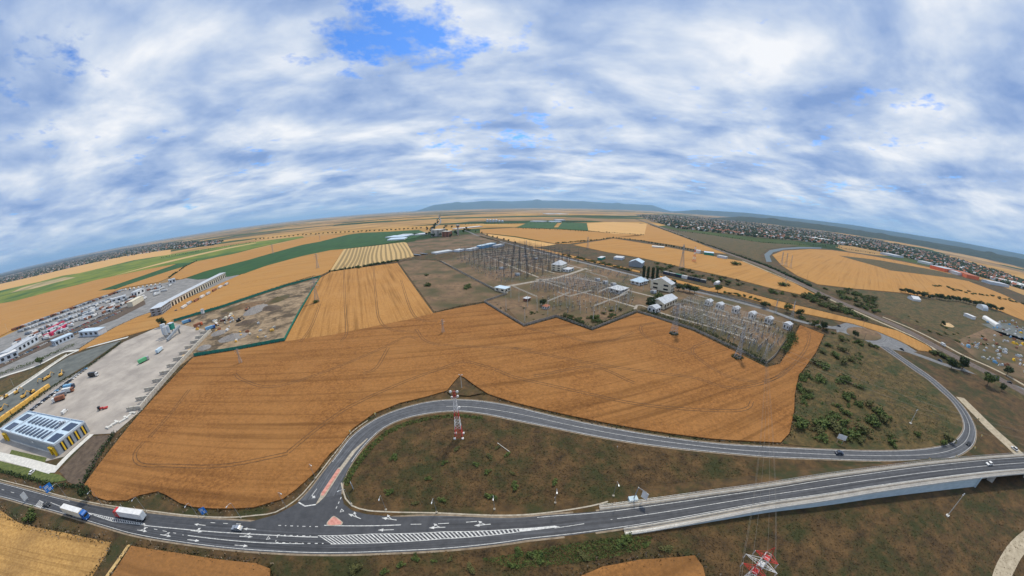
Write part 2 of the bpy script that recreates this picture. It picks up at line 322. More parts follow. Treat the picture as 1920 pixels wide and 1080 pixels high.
def offset(pts, w):
    out = []
    for i, p in enumerate(pts):
        t = (pts[min(i + 1, len(pts) - 1)] - pts[max(i - 1, 0)]); t.z = 0; t.normalize()
        out.append(p + Vector((-t.y, t.x, 0)) * w)
    return out
def ribbon(name, A, B, m, parent=None, dz=0.0, skirt=None, cross=1):
    """strip between two rails A and B (same length); UV = metres across, metres along"""
    n = len(A); v = []; f = []; uv = []; run = 0.0
    for i in range(n):
        if i: run += ((A[i] + B[i]) / 2 - (A[i - 1] + B[i - 1]) / 2).length
        w = (A[i] - B[i]).length
        v += [(A[i].x, A[i].y, A[i].z + dz), (B[i].x, B[i].y, B[i].z + dz)]; uv += [(-w / 2, run), (w / 2, run)]
    for i in range(n - 1): f.append((2 * i, 2 * i + 1, 2 * i + 3, 2 * i + 2))
    up = (Vector(v[1]) - Vector(v[0])).cross(Vector(v[2]) - Vector(v[0])).z
    if up < 0: f = [tuple(reversed(q)) for q in f]
    if skirt is not None:
        o = len(v); v += [(p[0], p[1], skirt) for p in v]; uv += uv
        for i in range(n - 1): f += [(2 * i, 2 * i + 2, o + 2 * i + 2, o + 2 * i), (2 * i + 1, o + 2 * i + 1, o + 2 * i + 3, 2 * i + 3)]
    me = bpy.data.meshes.new(name); me.from_pydata(v, [], f); me.materials.append(MAT[m])
    ul = me.uv_layers.new(name='UVMap')
    for lp in me.loops: ul.data[lp.index].uv = uv[lp.vertex_index]
    return obj(name, me, parent)
def line(name, pts, w, m, parent=None, dz=0.0): return ribbon(name, offset(pts, w / 2), offset(pts, -w / 2), m, parent, dz)
def pline(px, z=0.0, step=4.0): return dense([G(p, z) for p in px], step)
# ================================================================== the setting: plain, fields
def disc(name, rad, z, m):
    v = [(0, 0, z)]; f = []; rings = [60, 200, 600, 2000, 8000, 25000, rad]; n = 96
    for r in rings: v += [(r * math.cos(2 * math.pi * i / n), r * math.sin(2 * math.pi * i / n), z) for i in range(n)]
    for i in range(n): f.append((0, 1 + i, 1 + (i + 1) % n))
    for k in range(len(rings) - 1):
        for i in range(n):
            a = 1 + k * n + i; b = 1 + k * n + (i + 1) % n; f.append((a, a + n, b + n, b))
    me = bpy.data.meshes.new(name); me.from_pydata(v, [], f); me.materials.append(MAT[m]); return obj(name, me)
tag(disc('ground', 70000, -0.6, 'plain'), 'wide plain of far fields', None, None, 'structure')
sheet('near_ground', [(-300, 640), (0, 640), (330, 525), (600, 507), (745, 490), (780, 450), (905, 436), (1010, 455), (1150, 444), (1200, 418), (1300, 438), (1420, 462), (1520, 463), (1640, 478), (1760, 503), (1860, 530), (1960, 570), (2150, 700), (2100, 1000), (1900, 1500), (960, 1700), (100, 1500), (-200, 1100)], 0.0, 'dry_grass', base=-3.0)
FIELDS = [  # name, material, height, pixels
 ('wheat_field', 'wheat', 0.6, [(158, 908), (250, 789), (362, 670), (440, 657), (534, 640), (560, 636), (620, 628), (700, 612), (770, 598), (812, 587), (860, 577), (908, 568), (982, 613), (1043, 596), (1110, 620), (1195, 587), (1225, 595), (1300, 621), (1436, 688), (1462, 682), (1480, 655), (1492, 625), (1500, 609), (1545, 627), (1530, 660), (1497, 705), (1490, 740), (1489, 770), (1480, 812), (1464, 829), (1440, 828), (1335, 822), (1235, 809), (1135, 792), (1035, 771), (960, 753), (915, 738), (890, 722), (870, 707), (862, 704), (850, 717), (838, 732), (800, 743), (750, 755), (700, 775), (660, 804), (640, 831), (617, 852), (592, 884), (555, 917), (530, 935), (475, 951), (437, 953), (400, 953), (362, 950), (337, 943), (312, 928), (295, 921), (262, 928), (237, 938), (200, 938), (175, 930)]),
 ('wheat_field', 'wheat_rows', 0.6, [(534, 640), (562, 587), (600, 521), (622, 509), (745, 493), (812, 587), (770, 598), (700, 612), (620, 628), (560, 636)]),
 ('wheat_field', 'wheat_pale', 0.5, [(147, 659), (150, 653), (183, 632), (217, 613), (260, 593), (315, 575), (390, 542), (453, 514), (500, 498), (567, 480), (620, 469), (645, 467), (618, 508), (603, 515), (533, 536), (467, 558), (417, 575), (323, 603), (290, 615), (240, 629), (167, 650)]),
 ('wheat_field', 'wheat_pale', 0.5, [(-120, 590), (0, 569), (25, 565), (67, 554), (100, 545), (142, 535), (183, 524), (207, 519), (328, 495), (320, 499), (267, 517), (208, 537), (184, 545), (217, 542), (242, 533), (320, 507), (350, 498), (366, 491), (348, 500), (317, 520), (296, 529), (230, 540), (197, 553), (160, 565), (83, 595), (30, 615), (0, 630), (-120, 690)]),
 ('wheat_field', 'wheat_pale', 0.5, [(368, 490), (433, 477), (500, 462), (583, 443), (620, 440.5), (652, 440), (600, 453), (567, 459), (467, 487), (383, 509), (350, 520), (337, 524), (318, 521), (348, 500)]),
 ('green_crop', 'crop_green', 0.55, [(350, 521), (383, 509), (467, 487), (567, 459), (600, 453), (652, 440), (675, 437), (733, 434), (785, 431), (800, 437), (780, 446), (745, 452), (722, 457), (700, 460), (642, 467), (620, 469), (567, 480), (500, 498), (458, 513), (430, 518), (370, 524)]),
 ('green_crop', 'crop_olive', 0.6, [(-120, 565), (0, 545), (22, 540), (75, 528), (117, 517), (150, 512), (200, 500), (250, 488), (320, 477), (342, 473), (417, 462), (467, 455), (567, 443), (570, 445), (483, 464), (433, 477), (383, 487), (366, 491), (334, 494), (328, 495), (207, 519), (183, 524), (142, 535), (100, 545), (67, 554), (25, 565), (0, 569), (-120, 590)]),
 ('green_crop', 'crop_green', 0.7, [(184, 545), (208, 537), (267, 517), (320, 499), (334, 494), (366, 491), (350, 498), (320, 507), (242, 533), (217, 541)]),
 ('stubble_strip', 'stubble_light', 0.75, [(207, 519), (320, 488), (433, 463), (480, 455), (480, 456), (433, 465), (320, 491)]),
 ('dry_meadow', 'dry_far', 0.8, [(20, 549), (63, 541), (142, 520), (120, 520), (75, 530), (40, 540)]),
 ('dry_meadow', 'wheat_far', 0.5, [(-100, 556), (0, 533), (60, 519), (120, 505), (150, 498), (200, 487), (250, 477), (320, 468), (320, 477), (250, 488), (200, 500), (150, 512), (117, 517), (75, 528), (22, 540), (0, 545), (-100, 562)]),
 ('stubble_field', 'stubble_light', 0.3, [(645, 467), (700, 461), (757, 454), (762, 455), (777, 481), (742, 487), (690, 498), (640, 507), (618, 510)]),
 ('dry_meadow', 'brown_earth', 0.3, [(762, 455), (800, 449), (850, 444), (900, 438), (940, 452), (880, 465), (800, 475), (778, 480)]),
 ('fallow_field', 'brown_earth', 0.3, [(748, 492), (777, 486), (822, 489), (935, 549), (950, 552), (908, 565), (860, 574), (815, 585)]),
 ('substation_ground', 'brown_earth', 0.25, [(825, 489), (905, 471), (960, 463), (1000, 468), (1080, 489), (1180, 513), (1240, 530), (1302, 546), (1350, 557), (1442, 582), (1487, 606), (1472, 637), (1450, 668), (1435, 680), (1300, 617), (1195, 583), (1110, 617), (1043, 592), (982, 610), (908, 566), (950, 551)]),
 ('wheat_strip', 'wheat_pale', 0.5, [(1000, 463), (1060, 476), (1130, 492), (1200, 508), (1200, 511), (1130, 497), (1060, 481), (1000, 466)]),
 ('wheat_strip', 'wheat_pale', 0.5, [(1237, 517), (1330, 540), (1355, 537), (1450, 562), (1600, 598), (1683, 620), (1740, 648), (1748, 656), (1740, 659), (1723, 657), (1683, 637), (1642, 620), (1600, 607), (1508, 588), (1455, 575), (1383, 554), (1325, 545), (1237, 521)]),
 ('wheat_field', 'wheat_pale', 0.5, [(1075, 459), (1125, 451), (1150, 447), (1200, 455), (1260, 465), (1330, 479), (1392, 490), (1440, 510), (1490, 531), (1535, 555), (1500, 552), (1467, 545), (1433, 537), (1367, 520), (1283, 502), (1200, 483), (1140, 473)]),
 ('wheat_field', 'wheat_pale', 0.5, [(1150, 446), (1200, 440), (1213, 420), (1260, 437), (1320, 460), (1362, 476), (1330, 473), (1260, 459), (1200, 450)]),
 ('wheat_field', 'wheat_far', 0.55, [(1101, 418.5), (1150, 416), (1200, 419), (1213, 420), (1208, 441), (1150, 438), (1103, 432)]),
 ('wheat_field', 'wheat_pale', 0.5, [(900, 430), (967, 427), (1040, 429.5), (1100, 433), (1150, 438), (1206, 441), (1150, 446), (1125, 449), (1067, 457), (1043, 457), (1017, 452), (967, 443), (900, 436)]),
 ('wheat_strip', 'wheat_far', 0.5, [(905, 437.5), (967, 445), (1017, 454), (1043, 458), (1020, 462), (1000, 462), (970, 455), (920, 443)]),
 ('green_crop', 'crop_green', 0.6, [(967, 426.5), (993, 416), (1046, 417), (1036, 428.5)]),
 ('green_crop', 'crop_green', 0.7, [(1044, 428.8), (1054, 417), (1100, 418), (1103, 431.8)]),
 ('wheat_field', 'wheat_pale', 0.5, [(1448, 478), (1467, 470), (1520, 467), (1560, 469), (1617, 477), (1700, 492), (1767, 507), (1800, 520), (1825, 531), (1850, 540), (1885, 554), (1920, 572), (1990, 605), (1990, 640), (1920, 601), (1875, 583), (1800, 559), (1727, 555), (1683, 548), (1600, 541), (1533, 533), (1495, 517), (1465, 497)]),
 ('grass_strip', 'olive_grass', 0.65, [(1573, 479), (1600, 482), (1650, 488), (1700, 497), (1760, 508), (1820, 524), (1845, 533), (1790, 522), (1720, 513), (1670, 507), (1640, 498), (1600, 487)]),
 ('scrub_ground', 'olive_grass', 0.1, [(1545, 630), (1575, 622), (1620, 637), (1665, 662), (1715, 697), (1760, 732), (1782, 752), (1800, 777), (1805, 800), (1792, 823), (1765, 834), (1715, 842), (1640, 843), (1540, 840), (1466, 831), (1482, 812), (1491, 770), (1492, 740), (1499, 705), (1532, 660)]),
 ('meadow', 'olive_grass', 0.1, [(1533, 536), (1600, 543), (1683, 550), (1727, 557), (1800, 561), (1875, 586), (1920, 604), (2000, 650), (2000, 760), (1920, 700), (1850, 665), (1780, 632), (1700, 603), (1620, 572)]),
 ('ditch_meadow', 'olive_grass', 0.1, [(1245, 432), (1290, 434), (1360, 445), (1430, 455), (1500, 460), (1440, 466), (1425, 478), (1428, 492), (1395, 478), (1330, 458)]),
 ('stubble_field', 'straw', 0.15, [(-120, 920), (-40, 940), (0, 956), (33, 979), (67, 988), (133, 1001), (208, 1017), (200, 1038), (170, 1085), (140, 1180), (-80, 1180), (-200, 1050)]),
 ('wheat_field', 'wheat_red', 0.45, [(246, 1023), (330, 1036), (480, 1056), (506, 1066), (505, 1140), (380, 1300), (190, 1110)]),
 ('wheat_field', 'wheat_red', 0.45, [(1050, 1095), (1130, 1062), (1200, 1049), (1303, 1041), (1318, 1062), (1330, 1110), (1200, 1250), (1060, 1200)]),
 ('concrete_yard', 'concrete_yard', 0.12, [(230, 642), (290, 616), (325, 604), (402, 620), (330, 692), (264, 770), (215, 812), (165, 815), (120, 856), (-60, 900), (-60, 830), (0, 800), (100, 724), (167, 686)]),
 ('dirt_yard', 'dirt', 0.16, [(325, 605), (417, 578), (467, 561), (533, 539), (600, 521), (561, 585), (533, 635), (440, 655), (364, 667), (330, 691), (398, 621)]),
 ('asphalt_lot', 'lot_asphalt', 0.14, [(130, 668), (190, 648), (228, 638), (165, 682), (100, 722), (0, 795), (-80, 840), (-80, 780), (0, 752), (60, 712)]),
 ('depot_yard', 'depot_slab', 0.12, [(-120, 695), (0, 634), (83, 597), (160, 567), (197, 555), (240, 543), (310, 530), (350, 522), (420, 517), (453, 515), (390, 542), (315, 575), (260, 593), (217, 613), (183, 632), (150, 652), (120, 660), (68, 685), (0, 710), (-120, 765)]),
 ('earth_bank', 'bare_soil', 0.5, [(270, 562), (273, 570), (220, 597), (135, 630), (100, 645), (0, 690), (-40, 705), (-40, 695), (0, 678), (100, 632), (180, 598), (230, 577)]),
 ('green_verge', 'olive_grass', 0.2, [(-60, 745), (0, 716), (68, 689), (118, 662), (126, 666), (60, 709), (0, 747), (-60, 775)]),
 ('front_lawn', 'lawn', 0.18, [(-60, 862), (0, 864), (92, 886), (112, 890), (125, 900), (95, 905), (40, 896), (0, 884), (-60, 876)]),
 ('front_lawn', 'lawn', 0.18, [(22, 843), (88, 858), (84, 867), (18, 851)]),
 ('dark_plot', 'bare_soil', 0.1, [(172, 818), (212, 815), (160, 900), (150, 912), (128, 904), (116, 888), (110, 884)]),
]
def inside_px(p, poly):
    x, y = p; c = False; j = len(poly) - 1
    for i in range(len(poly)):
        (xi, yi), (xj, yj) = poly[i], poly[j]
        if (yi > y) != (yj > y) and x < (xj - xi) * (y - yi) / (yj - yi) + xi: c = not c
        j = i
    return c
for nm, m, z, px in FIELDS:
    sheet(nm, px, z, m, base=-0.3)
sheet('canal', [(1540, 464), (1500, 463), (1467, 465), (1443, 469), (1433, 477), (1437, 491), (1447, 491), (1443, 480), (1450, 473), (1470, 468), (1500, 466), (1540, 466)], 0.35, 'water', base=-0.3)
# stripes of stubble
k = 0
for i in range(17):
    t = (i + 0.5) / 17; a = Vector((648 + (758 - 648) * t, 466.8 - 12.4 * t)); b = Vector((622 + (775 - 622) * t, 508.5 - 26 * t))
    mid = (a + b) / 2 + Vector((3.0 * math.sin(t * 9), 0))
    p = dense([G(a, .34), G(mid, .34), G(b, .34)], 12); w = (G((640 + 118 * t + 7, 465), .3) - G((640 + 118 * t, 465), .3)).length * 0.36
    tag(line('swath', p, max(4.0, min(w, 9)), 'stubble_dark'), None, None, None, 'structure')
# tramlines of tractor wheels through the ripe corn
TRAM = [[(1000, 705), (1110, 688), (1190, 718)], [(960, 652), (1060, 672), (1200, 695), (1300, 708), (1370, 727), (1440, 715), (1480, 690)], [(960, 706), (1080, 733), (1200, 758), (1350, 770), (1400, 766), (1410, 752)], [(945, 575), (985, 612), (1040, 625), (1100, 640), (1150, 638), (1188, 622)],
 [(1228, 605), (1202, 612), (1212, 632), (1260, 650), (1300, 664)], [(1328, 638), (1298, 655), (1320, 680), (1370, 707), (1420, 716)], [(1503, 612), (1517, 625), (1510, 655), (1470, 700), (1430, 716)], [(645, 495), (647, 570), (650, 620), (640, 640)], [(700, 490), (705, 560), (712, 600), (735, 618), (780, 622)],
 [(752, 525), (770, 580), (790, 600), (820, 602)], [(600, 570), (585, 610), (565, 640)], [(780, 617), (800, 640), (850, 648), (960, 652), (1000, 655)], [(540, 848), (600, 800), (660, 760), (760, 715), (830, 690), (870, 678), (920, 690), (960, 706)], [(440, 700), (455, 712), (510, 725), (600, 700), (700, 660), (760, 632), (782, 635)],
 [(270, 828), (253, 850), (262, 870), (320, 873), (420, 873), (540, 850)], [(355, 730), (320, 775), (280, 820)], [(728, 652), (705, 690), (680, 700)], [(490, 580), (500, 590)]]
for t in TRAM[:-1]:
    c = pline(t, 0.63, 3.0)
    for s in (-0.95, 0.95): tag(line('wheel_track', offset(c, s), 0.5, 'track_soil'), None, None, None, 'structure')
sheet('pylon_clearing', [(853, 716), (862, 706), (872, 712), (890, 726), (905, 737), (880, 742), (845, 740), (838, 734)], 0.62, 'dry_grass')
# ================================================================== roads
TRK = empty('road_network'); TRK['kind'] = 'structure'
NE = [(-160, 858), (-60, 888), (0, 904), (50, 917), (120, 935), (200, 952), (275, 962), (350, 970), (425, 975), (480, 979), (560, 986), (640, 986), (730, 971), (830, 967), (960, 971), (1035, 965), (1135, 957)]
SE = [(-160, 900), (-60, 920), (0, 932), (50, 946), (100, 959), (150, 974), (200, 989), (250, 1003), (350, 1020), (480, 1034), (555, 1038), (680, 1038), (755, 1035), (855, 1029), (960, 1017), (1010, 1010), (1135, 995)]
# the carriageway climbs onto the overpass to the right
NEB = [((1135, 957), .0), ((1235, 944), .8), ((1340, 929), 1.6), ((1440, 915), 2.4), ((1540, 899), 3.2), ((1640, 885), 4.0), ((1740, 872), 4.8), ((1840, 862), 5.4), ((1920, 856), 5.8), ((2000, 851), 6.0)]
SEB = [((1135, 995), .0), ((1240, 979), .8), ((1340, 961), 1.6), ((1440, 943), 2.4), ((1540, 929), 3.2), ((1640, 913), 4.0), ((1740, 899), 4.8), ((1840, 887), 5.4), ((1920, 880), 5.8), ((2000, 876), 6.0)]
nA = resample(dense([G(p, .06) for p in NE] + [G(p, .06 + z) for p, z in NEB[1:]], 3), 260)
sA = resample(dense([G(p, .06) for p in SE] + [G(p, .06 + z) for p, z in SEB[1:]], 3), 260)
main = ribbon('main_road', nA, sA, 'road'); tag(main, 'two-lane asphalt main road', None, None, 'structure')
RI = [(640, 927), (642, 907), (652, 882), (667, 857), (687, 832), (717, 804), (755, 786), (805, 775), (855, 771), (905, 776), (960, 787), (1035, 802), (1110, 817), (1185, 830), (1260, 840), (1360, 850), (1440, 857), (1540, 861), (1640, 864), (1752, 862), (1790, 857), (1812, 846), (1826, 832), (1830, 812), (1825, 792), (1810, 767), (1790, 745), (1765, 722), (1740, 702), (1715, 685), (1690, 668), (1668, 652)]
RO = [(560, 940), (580, 920), (605, 887), (630, 855), (660, 817), (705, 785), (755, 765), (805, 753), (855, 749), (905, 752), (960, 761), (1035, 779), (1135, 800), (1235, 817), (1335, 830), (1440, 837), (1540, 842), (1640, 845), (1715, 843), (1765, 836), (1790, 826), (1803, 812), (1807, 797), (1800, 775), (1782, 750), (1760, 730), (1740, 712), (1715, 695), (1690, 677), (1665, 660), (1645, 646)]
rI = resample(dense([G(p, .075) for p in RI], 3), 240); rO = resample(dense([G(p, .075) for p in RO], 3), 240)
ramp_o = ribbon('slip_road', rO, rI, 'ramp_road'); tag(ramp_o, 'curving slip road', None, None, 'structure')
sheet('junction', [(470, 978), (517, 965), (555, 945), (580, 920), (605, 889), (620, 870), (660, 868), (652, 882), (642, 907), (640, 927), (645, 945), (660, 957), (687, 964), (730, 968), (830, 969), (830, 990), (480, 990)], .068, 'road')
# north road, roundabout and the road to the level crossing
def road(name, px, w0, w1, m, z=.07):
    p = pline(px, z, 4); n = len(p); A = []; B = []
    for i, (a, b) in enumerate(zip(offset(p, .5), offset(p, -.5))):
        w = w0 + (w1 - w0) * i / (n - 1); A.append(p[i] + (a - p[i]) * w); B.append(p[i] + (b - p[i]) * w)
    return tag(ribbon(name, A, B, m), None, None, None, 'structure')
road('north_road', [(830, 436), (868, 432), (900, 443), (967, 460), (1003, 470), (1100, 494), (1200, 519), (1300, 545), (1350, 557), (1442, 582), (1492, 600), (1540, 611), (1580, 617)], 7, 8, 'old_road', .3)
road('far_road', [(822, 404), (826, 415), (815, 425), (808, 432)], 14, 9, 'old_road', .7)
road('crossing_road', [(1655, 638), (1690, 654), (1740, 672), (1773, 684), (1817, 696), (1870, 712), (1920, 731), (2000, 770)], 8, 8, 'old_road', .07)
ring = [G((1620 + 52 * math.cos(a), 627 + 21 * math.sin(a) + 9 * math.cos(a)), .09) for a in [2 * math.pi * i / 40 for i in range(41)]]
rin = [G((1620 + 33 * math.cos(a), 626 + 11 * math.sin(a) + 6 * math.cos(a)), .09) for a in [2 * math.pi * i / 40 for i in range(41)]]
tag(ribbon('roundabout', ring, rin, 'old_road'), None, None, None, 'structure')
sheet('roundabout_island', None, .30, 'brown_earth', base=0, world=[Vector((p.x, p.y, .3)) for p in rin[:-1]])
sheet('roundabout_apron', [(1560, 612), (1600, 607), (1650, 622), (1690, 640), (1720, 660), (1700, 660), (1672, 655), (1645, 648), (1600, 635)], .055, 'old_road')
road('gravel_lane', [(1800, 745), (1830, 775), (1860, 805), (1890, 832), (1930, 870), (1990, 930)], 7, 10, 'gravel_track', .05)
road('field_path', [(1392, 489), (1440, 509), (1500, 534), (1560, 563), (1630, 595), (1683, 618), (1730, 640), (1770, 668)], 4, 4, 'gravel_track', .15)
road('field_path', [(1655, 594), (1713, 618), (1767, 645), (1808, 667), (1860, 690), (1920, 722), (1990, 770)], 3.5, 4.5, 'gravel_track', .15)
road('field_path', [(242, 1021), (222, 1050), (202, 1078), (170, 1130)], 1.5, 1.6, 'stubble_light', .2)
road('sand_track', [(1990, 960), (1920, 1015), (1890, 1055), (1875, 1095), (1870, 1150)], 6, 7, 'gravel_track', .08)
road('service_lane', [(-60, 735), (0, 708), (68, 686), (118, 661), (150, 655), (240, 632)], 5, 5, 'pale_concrete', .25)
road('service_lane', [(-60, 778), (0, 750), (60, 711), (125, 667), (160, 652)], 4, 4, 'pale_concrete', .24)
road('forecourt', [(-70, 840), (0, 855), (50, 867), (100, 881)], 6, 6, 'pale_concrete', .2)
road('apron_path', [(98, 886), (130, 852), (172, 814)], 4, 4, 'pale_concrete', .22)
for px, w in (([(828, 490), (880, 518), (935, 545), (952, 549)], 5), ([(950, 537), (1000, 528), (1050, 519), (1100, 503)], 7), ([(1005, 523), (1060, 540), (1120, 555), (1190, 575)], 4), ([(905, 476), (960, 500), (1010, 520)], 4), ([(1055, 519), (1120, 528), (1180, 545), (1240, 560)], 4), ([(1190, 580), (1200, 572), (1250, 590), (1340, 615), (1420, 640)], 3.5), ([(1240, 563), (1330, 585), (1440, 612)], 3.5), ([(935, 480), (1000, 500), (1040, 512)], 4), ([(985, 474), (1060, 495), (1110, 508)], 4)):
    road('substation_lane', px, w * .8, w * .8, 'worn_concrete', .3)
# railway
rc = pline([(1195, 411), (1217, 418), (1260, 434), (1320, 457), (1367, 476), (1440, 503), (1520, 541), (1580, 568), (1642, 594), (1700, 620), (1750, 647), (1800, 673), (1860, 703), (1930, 742), (2010, 790)], .2, 6)
tag(ribbon('railway_bed', offset(rc, 7), offset(rc, -7), 'ballast', skirt=-.2), None, None, None, 'structure')
tag(ribbon('railway_bank', offset(rc, -7.1), offset(rc, -22), 'olive_grass', dz=-.08), None, None, None, 'structure')
for q in (-4.2, -2.7, 2.7, 4.2): tag(ribbon('rail', offset(rc, q + .12), offset(rc, q - .12), 'rail_steel', dz=.22), 'steel rail of the railway', None, None, 'structure')
# road markings (parts of the carriageways)
def mark(name, pts, w, par, dz=.02): return line(name, pts, w, 'marking', par, dz)
def frac(A, B, t): return [a.lerp(b, t) for a, b in zip(A, B)]
mark('edge_line', offset(sA, .55), .2, main); mark('edge_line', offset(nA[:76], -.55), .2, main); mark('edge_line', offset(nA[150:], -.55), .2, main)
mark('edge_line', offset(rI[8:], .45 if True else 0), .22, ramp_o); mark('edge_line', offset(rO[10:], -.45), .22, ramp_o); mark('centre_line', frac(rO, rI, .5)[38:], .2, ramp_o)
cB = [(G(a, z + .06) + G(b, z + .06)) / 2 for (a, z), (b, _) in zip(NEB, SEB)]
mark('centre_line', dense([G((1040, 990), .06)] + cB, 4), .2, main)
for a, b in (((-160, 872), (-40, 905)), ): mark('centre_line', pline([a, b], .06), .25, main)
def dashes(px, ln, gap, w, par, z=.085):
    p = pline(px, z, .5); d = 0; cur = []
    for a, b in zip(p, p[1:]):
        if d % (ln + gap) < ln: cur.append(a)
        elif len(cur) > 1: mark('dash', cur, w, par); cur = []
        else: cur = []
        d += (b - a).length
    if len(cur) > 1: mark('dash', cur, w, par)
dashes([(-100, 890), (0, 917), (40, 928)], 4, 6, .25, main)
mark('lane_line', pline([(95, 942), (120, 952)], .065), .25, main)
mark('lane_line', pline([(270, 985), (350, 993), (480, 1002), (596, 1007)], .065), .3, main); mark('lane_line', pline([(352, 1004), (480, 1017), (570, 1019.5)], .065), .25, main)
mark('lane_line', pline([(608, 985), (660, 986), (752, 984)], .085), .3, main)
dashes([(522, 985), (604, 987.5)], 1.3, 1.0, .3, main); dashes([(520, 1003), (594, 1005)], 1.3, 1.0, .3, main); dashes([(517, 1017), (612, 1019)], 1.3, 1.0, .3, main); dashes([(521, 1003), (516, 1018)], 1.2, .8, .3, main)
dashes([(270, 988), (330, 1000), (346, 1004)], 2.5, 2.5, .22, main); dashes([(395, 980), (470, 983)], 2.5, 3.0, .22, main); dashes([(770, 983), (900, 977)], 4, 5, .22, main); dashes([(640, 932), (627, 960)], 1.2, .8, .3, main)
mark('give_way_line', pline([(560, 942), (572, 949), (592, 946)], .09), .5, main)
def hatch(U, Lw, n, par, z=.08):
    u = resample([G(p, z) for p in U], n + 1); l = resample([G(p, z) for p in Lw], n + 1)
    mark('hatch_border', dense(u, 3), .22, par, .012); mark('hatch_border', dense(l, 3), .22, par, .012)
    for i in range(n):
        a, b = u[i].lerp(u[i + 1], .2), u[i].lerp(u[i + 1], .62); c, d = l[i].lerp(l[i + 1], .62), l[i].lerp(l[i + 1], .2)
        mb = MB(); q = [a, b, c, d]; q = q if (b - a).cross(d - a).z > 0 else q[::-1]; mb.face([(p.x, p.y, p.z + .02) for p in q], 'marking'); mb.build('hatch_bar', par)
hatch([(596, 1004.5), (700, 1001), (830, 997), (972, 991)], [(620, 1020), (700, 1018), (830, 1010), (975, 997)], 48, main)
hatch([(170, 962), (205, 970), (272, 982)], [(176, 966), (212, 978), (274, 984.5)], 24, main)
hatch([(74, 938), (84, 943)], [(66, 948), (77, 953)], 5, main)
mb = MB()
for q in ([(972, 991), (1040, 985.5), (1050, 987.5), (975, 997)], [(150, 957), (170, 962), (174, 966), (152, 961)]):
    w = [G(p, .09) for p in q]; w = w if (w[1] - w[0]).cross(w[2] - w[0]).z > 0 else w[::-1]; mb.face(w, 'marking')
mb.build('nose_marking', main)
def arrow(px, ang_to, kind='straight', par=main, z=.09, s=1.0):
    o = G(px, z); a = heading(px, ang_to); mb = MB()
    def fc(pts):
        q = [Vector((x * s, y * s, 0)) for x, y in pts]
        if (q[1] - q[0]).cross(q[2] - q[0]).z < 0: q = q[::-1]
        mb.face(q, 'marking')
    fc([(-2.6, -.13), (1.0, -.13), (1.0, .13), (-2.6, .13)])
    if kind != 'turn': fc([(1.0, -.55), (2.8, 0), (1.0, .55)])
    if kind == 'turn': fc([(.9, -.13), (1.3, .9), (.95, 1.0), (.6, .13)]); fc([(1.9, .75), (1.3, 2.0), (.4, 1.1)])
    if kind == 'left': fc([(-.4, .13), (.6, .75), (.45, .95), (-.9, .13)]); fc([(.9, .5), (1.3, 1.6), (.05, 1.25)])
    if kind == 'right': fc([(-.4, -.13), (.6, -.75), (.45, -.95), (-.9, -.13)]); fc([(.9, -.5), (1.3, -1.6), (.05, -1.25)])
    o2 = mb.build('lane_arrow', par); o2.location = o; o2.rotation_euler = (0, 0, a)
for p, q, k_ in (((266, 995), (300, 1000), 'left'), ((310, 1004), (340, 1009), 'left'), ((362, 1013), (390, 1016), 'straight'), ((452, 1023), (480, 1025), 'straight'), ((368, 996), (400, 999), 'left'), ((461, 1006), (490, 1007), 'left'), ((375, 984), (350, 981), 'straight'), ((468, 992), (440, 990), 'straight'),
                 ((587, 926), (578, 938), 'turn'), ((665, 968), (650, 962), 'right'), ((730, 973), (710, 970), 'right'), ((724, 993.5), (700, 994), 'straight'), ((820, 989), (790, 990), 'right'), ((905, 984), (880, 986), 'right')):
    arrow(p, q, k_)
for p in ((503, 1009), (641, 957.5)):
    c = G(p, .09); mb = MB(); 
    for i in range(3):
        a, b = [Vector((math.cos(t), math.sin(t), 0)) for t in (2 * math.pi * i / 3, 2 * math.pi * (i + 1) / 3)]
        mb.face([a * .95, b * .95, b * .55, a * .55][::-1] if a.cross(b).z < 0 else [a * .55, a * .95, b * .95, b * .55], 'marking')
    o = mb.build('yield_triangle', main); o.location = c
# raised traffic islands
def island(px, label):
    w = [G(p, .2) for p in px]; c = sum(w, Vector()) / len(w); r = empty('traffic_island', (c.x, c.y, 0)); tag(r, label, 'traffic island')
    P2 = [Vector((p.x - c.x, p.y - c.y, 0)) for p in w]
    if sum(a.cross(b).z for a, b in zip(P2, P2[1:] + P2[:1])) < 0: P2 = P2[::-1]
    a = MB(); a.prism([(p.x, p.y) for p in P2], 0, .18, 'kerb'); a.build('kerb', r)
    b = MB(); b.prism([(p.x * .93 - p.normalized().x * .2, p.y * .93 - p.normalized().y * .2) for p in P2], .1, .2, 'red_paving'); b.build('paving', r)
island([(638, 876), (640, 880), (605, 932), (600, 932), (601, 926), (634, 877)], 'long red paved island splitting the slip road mouth')
island([(626, 967), (632, 970), (643, 979), (641, 984), (620, 986), (612, 984), (613, 979), (622, 969)], 'triangular red paved island with pale kerb at the junction')
sheet('painted_nose', [(597, 936), (592, 946), (598, 942), (610, 930), (642, 880), (668, 845), (690, 822), (688, 822), (660, 846), (636, 878)], .105, 'kerb', kind='structure')
